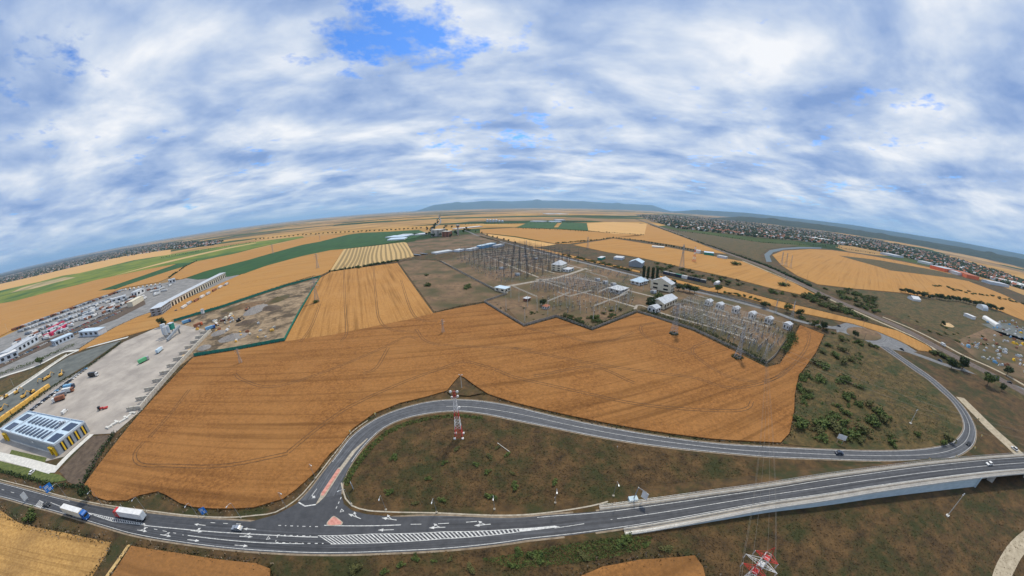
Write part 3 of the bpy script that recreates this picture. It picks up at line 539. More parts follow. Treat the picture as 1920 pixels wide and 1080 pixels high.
# concrete drains along the verge
for px in ([(0, 899), (60, 914), (120, 931), (200, 947), (275, 957), (350, 966), (425, 970), (480, 966), (517, 960), (555, 937), (580, 911), (605, 879), (630, 847), (660, 810), (690, 788)], [(640, 905), (648, 935), (660, 948), (690, 957), (740, 960), (830, 962), (960, 966), (1035, 960), (1110, 948), (1140, 940)]):
    tag(line('drain', pline(px, .09, 3), .55, 'kerb'), None, None, None, 'structure')
tag(ribbon('shoulder', offset(nA, .7), nA, 'dust', dz=-.02), None, None, None, 'structure'); tag(ribbon('shoulder', sA, offset(sA, -.7), 'dust', dz=-.02), None, None, None, 'structure')
tag(ribbon('shoulder', offset(rO, .6), rO, 'dust', dz=-.02), None, None, None, 'structure'); tag(ribbon('shoulder', rI, offset(rI, -.6), 'dust', dz=-.02), None, None, None, 'structure')
#@@THINGS
# ================================================================== vegetation
def leaf_cloud(n, lobes, size, seed, m):
    """leaf-sized faces spread through overlapping lobes: (cx, cy, cz, rx, ry, rz)"""
    r = np.random.default_rng(seed); v = []; f = []
    wts = np.array([l[3] * l[4] * l[5] for l in lobes]) ** (2 / 3); wts /= wts.sum()
    for i in range(n):
        l = lobes[r.choice(len(lobes), p=wts)]; d = r.normal(size=3); d /= np.linalg.norm(d); k = r.uniform(.55, 1.05)
        p = np.array(l[:3]) + d * np.array(l[3:]) * k
        if p[2] < .05: p[2] = .05 + abs(r.normal()) * .1
        a = r.normal(size=3); a /= np.linalg.norm(a); b = np.cross(a, d + r.normal(size=3) * .4); b /= np.linalg.norm(b) + 1e-9
        s = size * r.uniform(.6, 1.4); o = len(v)
        v += [tuple(p + a * s), tuple(p + b * s * .8), tuple(p - a * s), tuple(p - b * s * .8)]; f.append((o, o + 1, o + 2, o + 3))
    me = bpy.data.meshes.new('foliage'); me.from_pydata(v, [], f); me.materials.append(MAT[m]); return me
def lobes_round(h, w, seed, n=9):
    r = random.Random(seed); out = [(0, 0, h * .62, w * .36, w * .36, h * .30)]
    for i in range(n):
        a = 2 * math.pi * i / n + r.uniform(-.3, .3); k = w * r.uniform(.2, .36); s = w * r.uniform(.15, .25)
        out.append((math.cos(a) * k, math.sin(a) * k, h * r.uniform(.36, .82), s, s, s * r.uniform(.7, 1.1)))
    return out
CROWN = {}
for i in range(3):
    CROWN['round', i] = leaf_cloud(620, lobes_round(1.0, .95, i + 3), .05, i + 20, ('leaf_dark', 'leaf_mid', 'leaf_dark')[i])
    CROWN['poplar', i] = leaf_cloud(420, [(0, 0, .25 + .12 * j, .12, .12, .12) for j in range(6)], .04, i + 40, 'leaf_dark')
    b = random.Random(i + 9); lb = [(b.uniform(-.5, .5), b.uniform(-.5, .5), b.uniform(.2, .55), .3, .3, .3) for _ in range(7)]
    CROWN['bush', i] = leaf_cloud(320, lb, .085, i + 60, ('leaf_mid', 'leaf_olive', 'leaf_mid')[i])
tb = MB(); tb.tube((0, 0, 0), (.01, 0, .45), .035, 'bark', 6, .02); tb.tube((.01, 0, .4), (.12, .04, .66), .016, 'bark', 5, .006); tb.tube((.01, 0, .38), (-.11, .06, .64), .016, 'bark', 5, .006); tb.tube((.01, 0, .42), (.02, -.12, .7), .015, 'bark', 5, .006)
TRUNK = tb.mesh('trunk')
def tree(px, h, label, kind='round', v=0, w=1.0, group=None, cat='tree', name='broadleaf_tree'):
    g = G(px); t = empty(name, (g.x, g.y, 0.0), random.uniform(0, 6.28)); t.scale = (h * w, h * w, h)
    c = obj('crown', CROWN[kind, v % 3], t); tr = obj('trunk', TRUNK, t); tag(t, label, cat, group); return t
def bush(px, h, label, v=0, w=1.25, group=None, name='shrub', z=0.0):
    g = G(px); o = obj(name, CROWN['bush', v % 3], None, (g.x, g.y, z), random.uniform(0, 6.28)); o.scale = (h * w, h * w, h)
    return tag(o, label, 'shrub', group)
def hedge(name, px, h, w, label, m='leaf_dark', dens=9, z=0.0):
    p = pline(px, 0, 1.0); v = []; f = []; r = np.random.default_rng(len(px) + int(abs(px[0][0])))
    for q in p:
        hh = h * (0.75 + .5 * r.random())
        for _ in range(dens):
            c = np.array([q.x + r.normal() * w * .35, q.y + r.normal() * w * .35, z + abs(r.random() ** .6) * hh]); a = r.normal(size=3); a /= np.linalg.norm(a); b = np.cross(a, r.normal(size=3)); b /= np.linalg.norm(b); s = .42 * r.uniform(.6, 1.3); o = len(v)
            v += [tuple(c + a * s), tuple(c + b * s), tuple(c - a * s), tuple(c - b * s)]; f.append((o, o + 1, o + 2, o + 3))
    me = bpy.data.meshes.new(name); me.from_pydata(v, [], f); me.materials.append(MAT[m]); return tag(obj(name, me), label, 'hedge')
def inside(x, y, poly):
    c = False; j = len(poly) - 1
    for i in range(len(poly)):
        (xi, yi), (xj, yj) = poly[i], poly[j]
        if (yi > y) != (yj > y) and x < (xj - xi) * (y - yi) / (yj - yi) + xi: c = not c
        j = i
    return c
def scatter_px(poly, n, seed):
    r = random.Random(seed); xs = [p[0] for p in poly]; ys = [p[1] for p in poly]; out = []
    while len(out) < n:
        x, y = r.uniform(min(xs), max(xs)), r.uniform(min(ys), max(ys))
        if inside(x, y, poly): out.append((x, y))
    return out
def along(px, n, jit=0.0, seed=1):
    r = random.Random(seed); p = resample([Vector((a, b, 0)) for a, b in px], n); return [(q.x + r.uniform(-jit, jit), q.y + r.uniform(-jit, jit) * .5) for q in p]
# single trees that stand out
tree((168, 936), 7.5, 'dark round tree beside the main road at the corner of the ripe field', v=0, w=.9)
bush((60, 969), 5, 'dense green bush on the verge below the main road at far left', 0)
tree((306, 613), 11, 'dark broad tree beside the concrete mixing plant', v=2, w=1.1)
tree((77, 684), 8, 'green round tree on the hedge by the pale service lane', v=1, w=1.2)
tree((1018, 574), 8, 'dark tree beside the small pink hut inside the substation', v=0)
tree((1768, 612), 7, 'round dark bush-like tree beside a pile of sand in the dry meadow', v=2, w=1.1)
tree((1783, 692), 10, 'left of two tall dark trees beside the crossing road', v=0); tree((1803, 694), 12, 'right of two tall dark trees beside the crossing road', v=2)
tree((1850, 724), 11, 'big round tree hiding part of the crossing road', v=1, w=1.2); tree((1887, 704), 9, 'dark tree between the crossing road and the railway', v=0, w=1.1); tree((1877, 733), 6, 'small round tree below the crossing road at far right', v=2, w=1.1)
tree((1430, 578), 8, 'dark tree at the road bend north of the row of white kiosks', v=0); tree((1475, 586), 10, 'wide green tree beside the pylon on the north road', v=1, w=1.1); tree((1497, 594), 9, 'dark tree left of the roundabout road beside the last kiosk', v=2, w=1.1); tree((1345, 549), 11, 'tall green tree on the corner of the north road by the wheat strip', v=1)
tree((1527, 614), 8, 'left of two green trees at the tip of the ripe field', v=1); tree((1543, 619), 9, 'right of two green trees at the tip of the ripe field', v=2, w=1.1)
tree((1602, 634), 8, 'dark tree on the edge of the roundabout', v=0); bush((1612, 643), 4, 'bright green shrub below the roundabout', 0)
bush((593, 568), 5, 'dark shrub grown round the feet of the pylon by the teal fence', 2); bush((673, 503), 6, 'lone dark shrub on the edge of the striped stubble', 2)
bush((801, 536), 6, 'round green shrub in the fallow field', 0); bush((877, 540), 5, 'low wide shrub in the fallow field nearer the substation', 2, w=2.2); bush((800, 517), 4, 'small shrub at the far side of the fallow field', 2)
bush((1380, 497), 9, 'isolated dark thicket in the open wheat', 2, w=1.8); bush((1470, 536), 7, 'dark thicket around a pylon foot by the railway path', 2, w=2.0)
for i, p in enumerate(((1206, 524), (1214, 526), (1223, 526), (1231, 528))): tree(p, 20, 'tall dark poplar in the row of four behind the white substation houses', 'poplar', i, .9, 'row of poplars', name='poplar_tree')
G_SUB = 'trees around the substation buildings'
for i, p in enumerate(((1272, 545), (1282, 547), (1292, 549), (1262, 535), (1302, 551), (1218, 578), (1226, 571), (1234, 566))): tree(p, 9 + i % 3, 'dark leafy tree between the substation buildings', 'round', i, 1.1, G_SUB)
for i, p in enumerate(along([(1360, 550), (1395, 556), (1440, 571)], 10, 2, 3)): bush(p, 3.5, 'dark shrub along the north road beside the wheat strip', i, 1.3, 'shrubs along the north road')
for i, p in enumerate(along([(1060, 480), (1110, 491), (1180, 508)], 22, 3, 4)): bush(p, 4.5, 'shrub in the hedgerow beyond the substation road', i, 1.4, 'hedgerow beyond the substation')
for i, p in enumerate(scatter_px([(1240, 512), (1330, 532), (1420, 545), (1500, 560), (1600, 592), (1560, 570), (1480, 548), (1400, 530), (1300, 505), (1220, 490)], 46, 5)): bush(p, random.uniform(3, 6), 'green shrub on the rough strip between wheat and wheat', i, 1.5, 'shrubs on the rough strip')
for i, p in enumerate(scatter_px([(1535, 537), (1600, 545), (1640, 560), (1648, 590), (1600, 572), (1550, 548)], 46, 6)): bush(p, random.uniform(3.5, 6), 'dark green shrub in the thicket beside the railway', i, 1.5, 'thicket beside the railway')
for i, p in enumerate(scatter_px([(1500, 556), (1535, 552), (1600, 586), (1622, 600), (1560, 585)], 34, 16)): bush(p, random.uniform(4, 7), 'dark shrub in the copse between railway path and wheat strip', i, 1.4, 'copse by the railway path')
for i, p in enumerate(along([(1690, 549), (1740, 560), (1800, 566), (1875, 584)], 30, 2, 7)): tree(p, 8 + i % 4, 'dark tree in the belt along the far edge of the dry meadow', 'round', i, 1.2, 'tree belt on the meadow edge')
for i, p in enumerate(along([(1753, 535), (1800, 546), (1860, 556), (1915, 568)], 26, 4, 8)): bush(p, 4.5, 'green shrub in the strip through the far wheat', i, 1.6, 'shrub strip in the far wheat')
for i, p in enumerate(along([(1752, 664), (1765, 668), (1778, 678), (1795, 690)], 9, 3, 91)): bush(p, 4.5, 'dark shrub in the row between the crossing road and the railway', i, 1.4, 'shrubs by the crossing road')
for i, p in enumerate(scatter_px([(1660, 580), (1760, 590), (1860, 640), (1840, 655), (1760, 630), (1690, 605)], 16, 92)): bush(p, random.uniform(1.2, 2.6), 'low dark shrub in the dry meadow right of the railway', i, 1.8, 'shrubs in the dry meadow')
for i, p in enumerate(along([(1500, 598), (1550, 622), (1590, 640), (1640, 652)], 12, 4, 93)): bush(p, random.uniform(2, 4), 'green shrub on the verge below the roundabout road', i, 1.5, 'shrubs below the roundabout road')
SCR = [(1548, 640), (1600, 640), (1640, 700), (1610, 745), (1680, 790), (1690, 832), (1560, 832), (1495, 815), (1500, 760), (1498, 715)]
for i, (x, y, h) in enumerate([(1500, 733, 5), (1513, 735, 4), (1502, 800, 6), (1590, 742, 5), (1630, 760, 5), (1660, 785, 5), (1634, 792, 6.5), (1613, 808, 6.5), (1577, 800, 6), (1720, 815, 3.5), (1776, 825, 5.5), (1768, 832, 4), (1555, 650, 5), (1580, 640, 5), (1672, 834, 4), (1645, 772, 6), (1655, 790, 5)]): bush((x, y), h * .8, 'large dark shrub inside the slip road loop', i, 1.35, 'large shrubs inside the loop')
for i, p in enumerate(scatter_px(SCR, 80, 9)): bush(p, random.choice((1.2, 1.8, 2.4, 3.2, 4.6)), 'small shrub on the scrubby ground inside the slip road loop', i, 1.6, 'small shrubs inside the loop')
for i, p in enumerate(scatter_px([(670, 880), (760, 840), (860, 835), (1000, 840), (1100, 880), (1000, 940), (760, 950), (680, 930)], 16, 10)): bush(p, random.uniform(.8, 1.7), 'low dark shrub on the brown ground below the slip road', i, 1.8, 'low shrubs below the slip road')
for i, p in enumerate(scatter_px([(700, 1045), (900, 1040), (1150, 1000), (1300, 990), (1250, 1035), (1000, 1060), (720, 1075)], 20, 11)): bush(p, random.uniform(.7, 1.6), 'low green weed clump on the verge below the main road', i, 1.8, 'weeds below the main road')
for i, p in enumerate(((663, 1070), (668, 1066))): bush(p, 2.0, 'pale grey-green shrub on the verge below the junction', 1, 1.2, 'pale shrubs below the junction')
for i, p in enumerate(scatter_px([(1100, 598), (1150, 580), (1180, 578), (1150, 594), (1112, 611)], 14, 51)): bush(p, random.uniform(2, 4), 'dark shrub inside the middle notch of the substation wall', i, 1.4, 'shrubs in the middle notch')
for i, p in enumerate(scatter_px([(930, 572), (990, 575), (1030, 590), (985, 606), (955, 592)], 12, 52)): bush(p, random.uniform(.9, 2.2), 'small shrub inside the left notch of the substation wall', i, 1.4, 'shrubs in the left notch')
for i, p in enumerate(scatter_px([(1045, 590), (1085, 594), (1105, 610), (1075, 602)], 9, 53)): bush(p, random.uniform(2.2, 3.6), 'dark shrub behind the hedge between the two notches', i, 1.4, 'shrubs between the notches')
hedge('hedge', [(1200, 583), (1225, 590), (1300, 615), (1380, 653), (1436, 682)], 2.6, 4.5, 'long dark hedge along the substation wall at the ripe field', dens=16)
hedge('hedge', [(1050, 597), (1080, 606), (1108, 618)], 3.2, 4.0, 'short dark hedge at the notch of the substation wall', dens=14)
hedge('hedge', [(1114, 613), (1150, 600), (1190, 584)], 1.8, 3.0, 'low hedge climbing the substation wall towards the white house', dens=10)
hedge('hedge', [(228, 643), (167, 688), (100, 727), (0, 802), (-60, 848)], 2.0, 2.2, 'clipped hedge between the concrete yard and the asphalt lot', dens=12)
hedge('hedge', [(215, 814), (185, 858), (160, 903), (150, 916)], 1.8, 2.2, 'narrow hedge along the left edge of the ripe field', dens=12)
hedge('hedge', [(148, 915), (100, 910), (50, 897), (0, 884), (-60, 866)], 1.4, 2.0, 'hedge between the front lawn and the main road', dens=10)
hedge('hedge', [(-60, 738), (0, 704), (60, 683), (110, 660), (140, 648)], 2.6, 3.5, 'dark hedge beside the pale service lane', 'leaf_mid', 12)
hedge('hedge', [(323, 602), (417, 574), (467, 557), (533, 535), (590, 518)], 1.6, 2.5, 'uneven hedge behind the teal fence', 'leaf_dark', 7)
hedge('hedge', [(1490, 645), (1483, 632), (1478, 650), (1468, 662)], 4.2, 5.0, 'thick green hedge at the right end of the substation', 'leaf_mid', 26)
for c, rr_, lb in (((1263, 627), 5.5, 'dark ring of weeds round the left pylon in the ripe field'), ((1382, 671), 6.5, 'dark ring of weeds round the right pylon in the ripe field')):
    g = G(c); me = leaf_cloud(500, [(0, 0, .35, rr_ * .75, rr_ * .75, .5)], .4, 5, 'leaf_dark'); tag(obj('weed_ring', me, None, (g.x, g.y, .3)), lb, 'weeds')
# distant hedgerow trees
for i, p in enumerate(along([(480, 450), (560, 442), (640, 437), (720, 433), (790, 429)], 40, 1.2, 12)): tree(p, 9, 'small dark tree in the hedgerow beyond the green crop', 'round', i, 1.5, 'hedgerow beyond the green crop')
for i, p in enumerate(along([(826, 402), (822, 414), (810, 430)], 22, 2, 13)): tree(p, 12, 'dark tree lining the far straight road', 'round', i, 1.2, 'trees along the far road')
for i, p in enumerate(scatter_px([(790, 432), (815, 424), (880, 430), (878, 442), (830, 449), (800, 446)], 30, 14)): tree(p, 13, 'dark tree around the far block of flats', 'round', i, .9, 'trees round the far block of flats')
for i, p in enumerate(along([(880, 434), (905, 440), (935, 449), (965, 457)], 9, 2, 15)): tree(p, 8, 'small tree along the road to the far block of flats', 'round', i, .7, 'trees along the north road')
# dry grass tufts nobody could count
def tufts(name, polys, n, m, seed, h=(.25, .7)):
    r = np.random.default_rng(seed); v = []; f = []
    for poly in polys:
        for (x, y) in scatter_px(poly, n // len(polys), seed + len(poly)):
            g = G((x, y)); a = r.uniform(0, 6.28); s = r.uniform(.2, .55); hh = r.uniform(*h); o = len(v); c, sn = math.cos(a) * s, math.sin(a) * s
            v += [(g.x - c, g.y - sn, 0), (g.x + c, g.y + sn, 0), (g.x + sn * .6 + c * .3, g.y - c * .6, hh)]; f.append((o, o + 1, o + 2))
    me = bpy.data.meshes.new(name); me.from_pydata(v, [], f); me.materials.append(MAT[m]); return tag(obj(name, me), 'tufts of dry grass on the verges', None, None, 'stuff')
VERGE = [[(655, 880), (720, 810), (800, 782), (870, 777), (1000, 800), (1250, 845), (1420, 865), (1440, 890), (1150, 935), (800, 955), (660, 935)], [(520, 1050), (960, 1028), (1160, 1005), (1440, 972), (1640, 950), (1860, 920), (1920, 915), (1920, 1080), (500, 1080)]]
tufts('dry_grass_tufts', VERGE, 16000, 'dry_grass', 21, (.08, .28)); tufts('green_grass_tufts', VERGE[:1] + [[(900, 1050), (1150, 1005), (1230, 1000), (1180, 1040), (950, 1075)], SCR], 5000, 'olive_grass', 22, (.1, .3))
tufts('scrub_weeds', [SCR, [(1560, 640), (1640, 650), (1720, 710), (1790, 780), (1790, 815), (1700, 836), (1690, 800), (1650, 740)]], 7000, 'leaf_olive', 28, (.2, .6))
tufts('roadside_weeds', [[(642, 905), (655, 880), (672, 856), (695, 832), (722, 808), (760, 791), (806, 780), (856, 776), (905, 781), (905, 786), (856, 782), (806, 787), (762, 798), (728, 815), (702, 838), (682, 862), (665, 886), (652, 912)], [(905, 1048), (960, 1040), (1060, 1022), (1150, 1008), (1225, 1005), (1215, 1025), (1150, 1045), (1060, 1058), (960, 1066)]], 5200, 'leaf_mid', 27, (.12, .4))
def margin(name, polys, m, seed, w=1.1, h=(.3, .95)):
    r = np.random.default_rng(seed); v = []; f = []
    for px in polys:
        pts = [G(p) for p in px]; pts = [p for p in pts if p.length < 700]
        for a, b in zip(pts, pts[1:]):
            if (b - a).length > 260: continue
            for k_ in range(int((b - a).length * 3.2)):
                q = a.lerp(b, r.random()); x, y = q.x + r.normal() * w, q.y + r.normal() * w; t_ = r.uniform(0, 6.28); s = r.uniform(.2, .6); c, sn = math.cos(t_) * s, math.sin(t_) * s; o = len(v)
                v += [(x - c, y - sn, 0), (x + c, y + sn, 0), (x + sn * .5, y - c * .5, r.uniform(*h))]; f.append((o, o + 1, o + 2))
    me = bpy.data.meshes.new(name); me.from_pydata(v, [], f); me.materials.append(MAT[m]); tag(obj(name, me), 'ragged weeds along the field margins', None, None, 'stuff')
NEARF = [f[3] + f[3][:1] for f in FIELDS if f[0] in ('wheat_field', 'wheat_strip', 'fallow_field', 'stubble_field')]
margin('margin_weeds', NEARF, 'olive_grass', 71); margin('margin_straw', NEARF, 'dust', 72, 1.6, (.3, .8))
# ================================================================== overpass
ov = empty('overpass', (0, 0, 0)); tag(ov, 'road overpass with pale blue retaining wall and white railings', 'bridge')
k0 = next(i for i, p in enumerate(sA) if p.z > .2); sB, nB = sA[k0:], nA[k0:]
out = offset(sB, -2.4); wall_n = next(i for i, p in enumerate(out) if p.z > 5.42)
ribbon('footway', sB, out, 'worn_concrete', ov, dz=.12, skirt=None); ribbon('footway', offset(nB, 2.0), nB, 'worn_concrete', ov, dz=.12)
lo = [Vector((p.x, p.y, -.1)) for p in out[:wall_n]]; up = [Vector((p.x, p.y, p.z - .25)) for p in out[:wall_n]]
mb = MB()
for i in range(wall_n - 1): mb.face([lo[i], lo[i + 1], up[i + 1], up[i]], 'wall_concrete')
mb.build('retaining_wall', ov)
co = offset(out, -.25); mb = MB()
for i in range(len(out) - 1):
    a, b, c, d = out[i], out[i + 1], co[i + 1], co[i]
    mb.face([(p.x, p.y, p.z + .16) for p in (a, d, c, b)], 'pale_concrete'); mb.face([(d.x, d.y, d.z + .16), (d.x, d.y, d.z - .5), (c.x, c.y, c.z - .5), (c.x, c.y, c.z + .16)], 'pale_concrete')
mb.build('coping', ov)
mb = MB()                                                              # deck and piers where the wall ends
for i in range(wall_n - 1, len(out) - 1):
    mb.face([(p.x, p.y, p.z - .9) for p in (out[i], offset(nB, 2.0)[i], offset(nB, 2.0)[i + 1], out[i + 1])], 'concrete'); mb.face([(out[i].x, out[i].y, out[i].z), (out[i].x, out[i].y, out[i].z - .9), (out[i + 1].x, out[i + 1].y, out[i + 1].z - .9), (out[i + 1].x, out[i + 1].y, out[i + 1].z)], 'concrete')
mb.build('deck', ov)
for k_ in (wall_n + 4, wall_n + 16):
    if k_ < len(out): a = out[k_].lerp(nB[k_], .25); mb = MB(); mb.box((a.x, a.y, (a.z - .9) / 2), (1.6, 3.0, a.z - .9), 'concrete', .2); mb.build('pier', ov)
a = out[wall_n - 1]; mb = MB(); mb.box((a.x, a.y, a.z / 2), (1.0, 1.2, a.z), 'wall_concrete'); mb.build('abutment', ov)
def railing(name, p, h, post, rails, m, par, step=2.0, dz=.12):
    mb = MB(); p = resample(p, max(2, int(sum((b - a).length for a, b in zip(p, p[1:])) / step)))
    for q in p: mb.tube((q.x, q.y, q.z + dz), (q.x, q.y, q.z + dz + h), post, m, 4)
    for rz in rails:
        for a, b in zip(p, p[1:]): mb.tube((a.x, a.y, a.z + dz + rz), (b.x, b.y, b.z + dz + rz), post * 1.1, m, 4, cap=False)
    return mb.build(name, par)
railing('guard_rail', offset(sB, -.5), .8, .075, (.45, .75), 'pale_concrete', ov, 1.6); railing('railing', offset(out, .1), 1.1, .035, (.3, .7, 1.1), 'galvanised', ov, 1.5)
railing('guard_rail', offset(nB, .6), .8, .075, (.5, .75), 'pale_concrete', ov, 1.8); railing('railing', offset(nB, 1.8), 1.1, .035, (.4, 1.1), 'galvanised', ov, 1.5)
tag(ribbon('embankment', offset(nB, 9.0), offset(nB, 2.0), 'dry_grass'), None, None, None, 'structure')
for o in [o for o in bpy.data.objects if o.name.startswith('embankment')]:
    for i in range(0, len(nB)): o.data.vertices[2 * i].co.z = -.05
# ================================================================== street furniture
lp = MB(); lp.tube((0, 0, .3), (0, 0, 8.6), .09, 'steel', 6, .05); LP_POLE = lp.mesh('pole')
la = MB(); la.tube((0, 0, 8.5), (.9, 0, 9.1), .05, 'galvanised', 5); la.tube((.9, 0, 9.1), (2.0, 0, 9.25), .045, 'galvanised', 5); LP_ARM = la.mesh('arm')
lh = MB(); lh.box((2.4, 0, 9.28), (.8, .3, .14), 'galvanised'); lh.box((2.45, 0, 9.18), (.7, .26, .06), 'galvanised'); LP_HEAD = lh.mesh('lamp_head')
lb_ = MB(); lb_.box((0, 0, .2), (.7, .7, .4), 'kerb'); LP_BASE = lb_.mesh('plinth')
def lamp(px, to, label, s=1.0, group=None, z=0.0):
    g = G(px, z); t = empty('street_lamp', (g.x, g.y, z), heading(px, to)); t.scale = (s, s, s)
    for n_, me in (('pole', LP_POLE), ('arm', LP_ARM), ('lamp_head', LP_HEAD), ('plinth', LP_BASE)): obj(n_, me, t)
    tag(t, label, 'street lamp', group)
for px, to, lb in (((126, 933), (112, 950), 'street lamp beside the large blue sign at far left'), ((192, 947), (180, 965), 'street lamp just right of the round roadside tree'), ((275, 960), (262, 985), 'street lamp above the red-cabbed lorry'), ((374, 971), (365, 990), 'street lamp left of the diamond-set blue sign'), ((452, 971), (440, 990), 'street lamp right of the diamond-set blue sign'), ((537, 951), (560, 965), 'street lamp at the left corner of the junction'),
                   ((592, 897), (610, 915), 'street lamp beside the long red island'), ((659, 945), (640, 955), 'street lamp at the inner corner of the junction'), ((724, 956), (720, 985), 'second street lamp right of the junction corner'), ((819, 961), (815, 985), 'third street lamp right of the junction corner'), ((927, 955), (927, 985), 'fourth street lamp right of the junction corner'), ((1041, 943), (1041, 970), 'street lamp left of the overpass start'), ((1150, 930), (1155, 955), 'street lamp at the start of the overpass railing')):
    lamp(px, to, lb, .95)
for px, lb, s in (((1776, 967), 'tall slim mast with small head below the overpass', 1.25), ((1707, 794), 'tall slim mast standing inside the slip road loop', .95), ((866, 729), 'tall slim mast in the wedge of grass above the slip road', 1.0)):
    g = G(px); t = empty('light_mast', (g.x, g.y, 0)); tag(t, lb, 'mast'); a = MB(); a.tube((0, 0, .3), (0, 0, 9 * s), .19, 'pole_concrete', 8, .11); a.build('pole', t)
    b = MB(); b.tube((-.9, 0, 9 * s - .1), (.9, 0, 9 * s - .1), .06, 'galvanised'); b.box((-.8, 0, 9 * s + .05), (.3, .5, .3), 'galvanised'); b.box((.8, 0, 9 * s + .05), (.3, .5, .3), 'galvanised'); b.build('crossbar', t); c = MB(); c.box((0, 0, .2), (1.3, 1.3, .4), 'pale_concrete'); c.build('plinth', t)
a, b = G((957, 848), .2), G((935, 832), .2); mb = MB(); mb.tube(a, b, .16, 'pole_concrete', 8, .12); mb.tube(b, b + Vector((-.5, .5, .1)), .07, 'galvanised'); tag(mb.build('fallen_pole'), 'pale pole lying on the grass inside the slip road', 'pole')
def sign_panel(px, toward, w, h, z0, label, m='sign_blue', tilt=0.0, name='road_sign', marks=True, cat='road sign', back=False):
    g = G(px); t = empty(name, (g.x, g.y, 0), heading(px, toward)); tag(t, label, cat)
    for s in (-w * .3, w * .3): mb = MB(); mb.tube((0, s, 0), (0, s, z0 + h), .07, 'galvanised', 6); mb.build('post', t)
    p = MB(); p.box((.1, 0, z0 + h / 2), (.06, w, h), m); pn = p.build('panel', t)
    if marks:
        q = MB()
        for k_, (y, z, ww, hh) in enumerate(((-.1, .78, .5, .09), (-.1, .60, .42, .09), (.12, .36, .45, .09), (.1, .18, .36, .09), (-.36, .5, .05, .6))): q.box((.136, y * w, z0 + z * h), (.01, ww * w, hh * h), 'white_paint')
        q.build('lettering', pn)
    if back:
        for k_ in range(4): q = MB(); q.box((.02, 0, z0 + h * (k_ + .5) / 4), (.1, w * .98, .09), 'dark_steel'); q.build('rib', t)
    return t
sign_panel((98, 925), (500, 1250), 3.8, 3.6, 1.6, 'large square blue direction sign beside the first street lamp')
sign_panel((387, 967), (500, 1250), 2.2, 3.0, 1.4, 'blue direction sign between two street lamps on the field verge')
sign_panel((80, 919), (500, 1250), 1.0, 1.2, 1.2, 'small blue sign left of the large blue sign', marks=False)
sign_panel((52, 940), (100, 950), 2.6, 3.6, 1.2, 'tall pale sign seen from behind with ribbed back at far left', 'galvanised', marks=False, back=True)
sign_panel((1573, 832), (1573, 860), 4.2, 2.6, 2.6, 'white three-panel billboard beside the upper slip road', 'white_paint', marks=False, name='billboard', cat='billboard', back=True)
sign_panel((663, 917), (640, 925), 1.1, 3.0, .8, 'pale blue panel on edge beside the junction grass', 'roof_blue', marks=False)
g = G((1187, 938), 0); t = empty('cantilever_sign', (g.x, g.y, 0), R(0)); tag(t, 'grey cantilever road sign on pale block at the overpass start', 'road sign')
mb = MB(); mb.tube((0, 0, .8), (.5, 0, 7.2), .2, 'steel', 8); mb.tube((.5, 0, 7.0), (2.8, -2.2, 6.6), .12, 'steel', 6); mb.build('post', t); mb = MB(); mb.box((-.2, 0, .7), (3.2, 1.8, 1.4), 'wall_concrete'); mb.build('plinth', t); mb = MB(); mb.box((2.6, -2.0, 4.8), (.12, 2.4, 3.4), 'white_paint', .6); pn = mb.build('panel', t)
for k_ in range(4): mb = MB(); mb.box((2.68, -1.92, 3.5 + k_ * .85), (.06, 2.2, .12), 'dark_steel', .6); mb.build('rib', pn)
for px, lb in (((704, 779), 'yellow chevron board at the upper bend of the slip road'), ((657, 812), 'yellow chevron board on the left bend of the slip road'), ((1833, 789), 'yellow chevron board by the gravel lane'), ((1839, 820), 'yellow chevron board outside the tightest bend'), ((1826, 843), 'yellow chevron board below the tightest bend'), ((1792, 860), 'yellow chevron board against the overpass railing'), ((1741, 865), 'yellow chevron board where slip road meets overpass')):
    g = G(px); t = empty('chevron_sign', (g.x, g.y, 0), heading(px, (960, 900))); tag(t, lb, 'road sign'); mb = MB(); mb.tube((0, 0, 0), (0, 0, 1.2), .05, 'galvanised'); mb.build('post', t)
    mb = MB(); mb.box((.05, 0, 1.3), (.05, 1.1, 1.1), 'yellow'); p = mb.build('panel', t); mb = MB(); mb.box((.085, 0, 1.3), (.01, .5, .9), 'white_paint'); mb.build('arrow', p)
for i, px in enumerate(((31, 905), (48, 906), (228, 949), (253, 953), (1157, 840), (1292, 845), (905, 755), (660, 950), (1040, 936))):
    g = G(px); mb = MB(); mb.tube((0, 0, 0), (0, 0, 1.0), .06, 'white_paint', 6); mb.box((0, 0, 1.05), (.16, .16, .2), 'white_paint'); tag(obj('marker_post', mb.mesh('marker_post'), None, (g.x, g.y, 0)), 'short white marker post at the road edge', 'post', 'white marker posts')
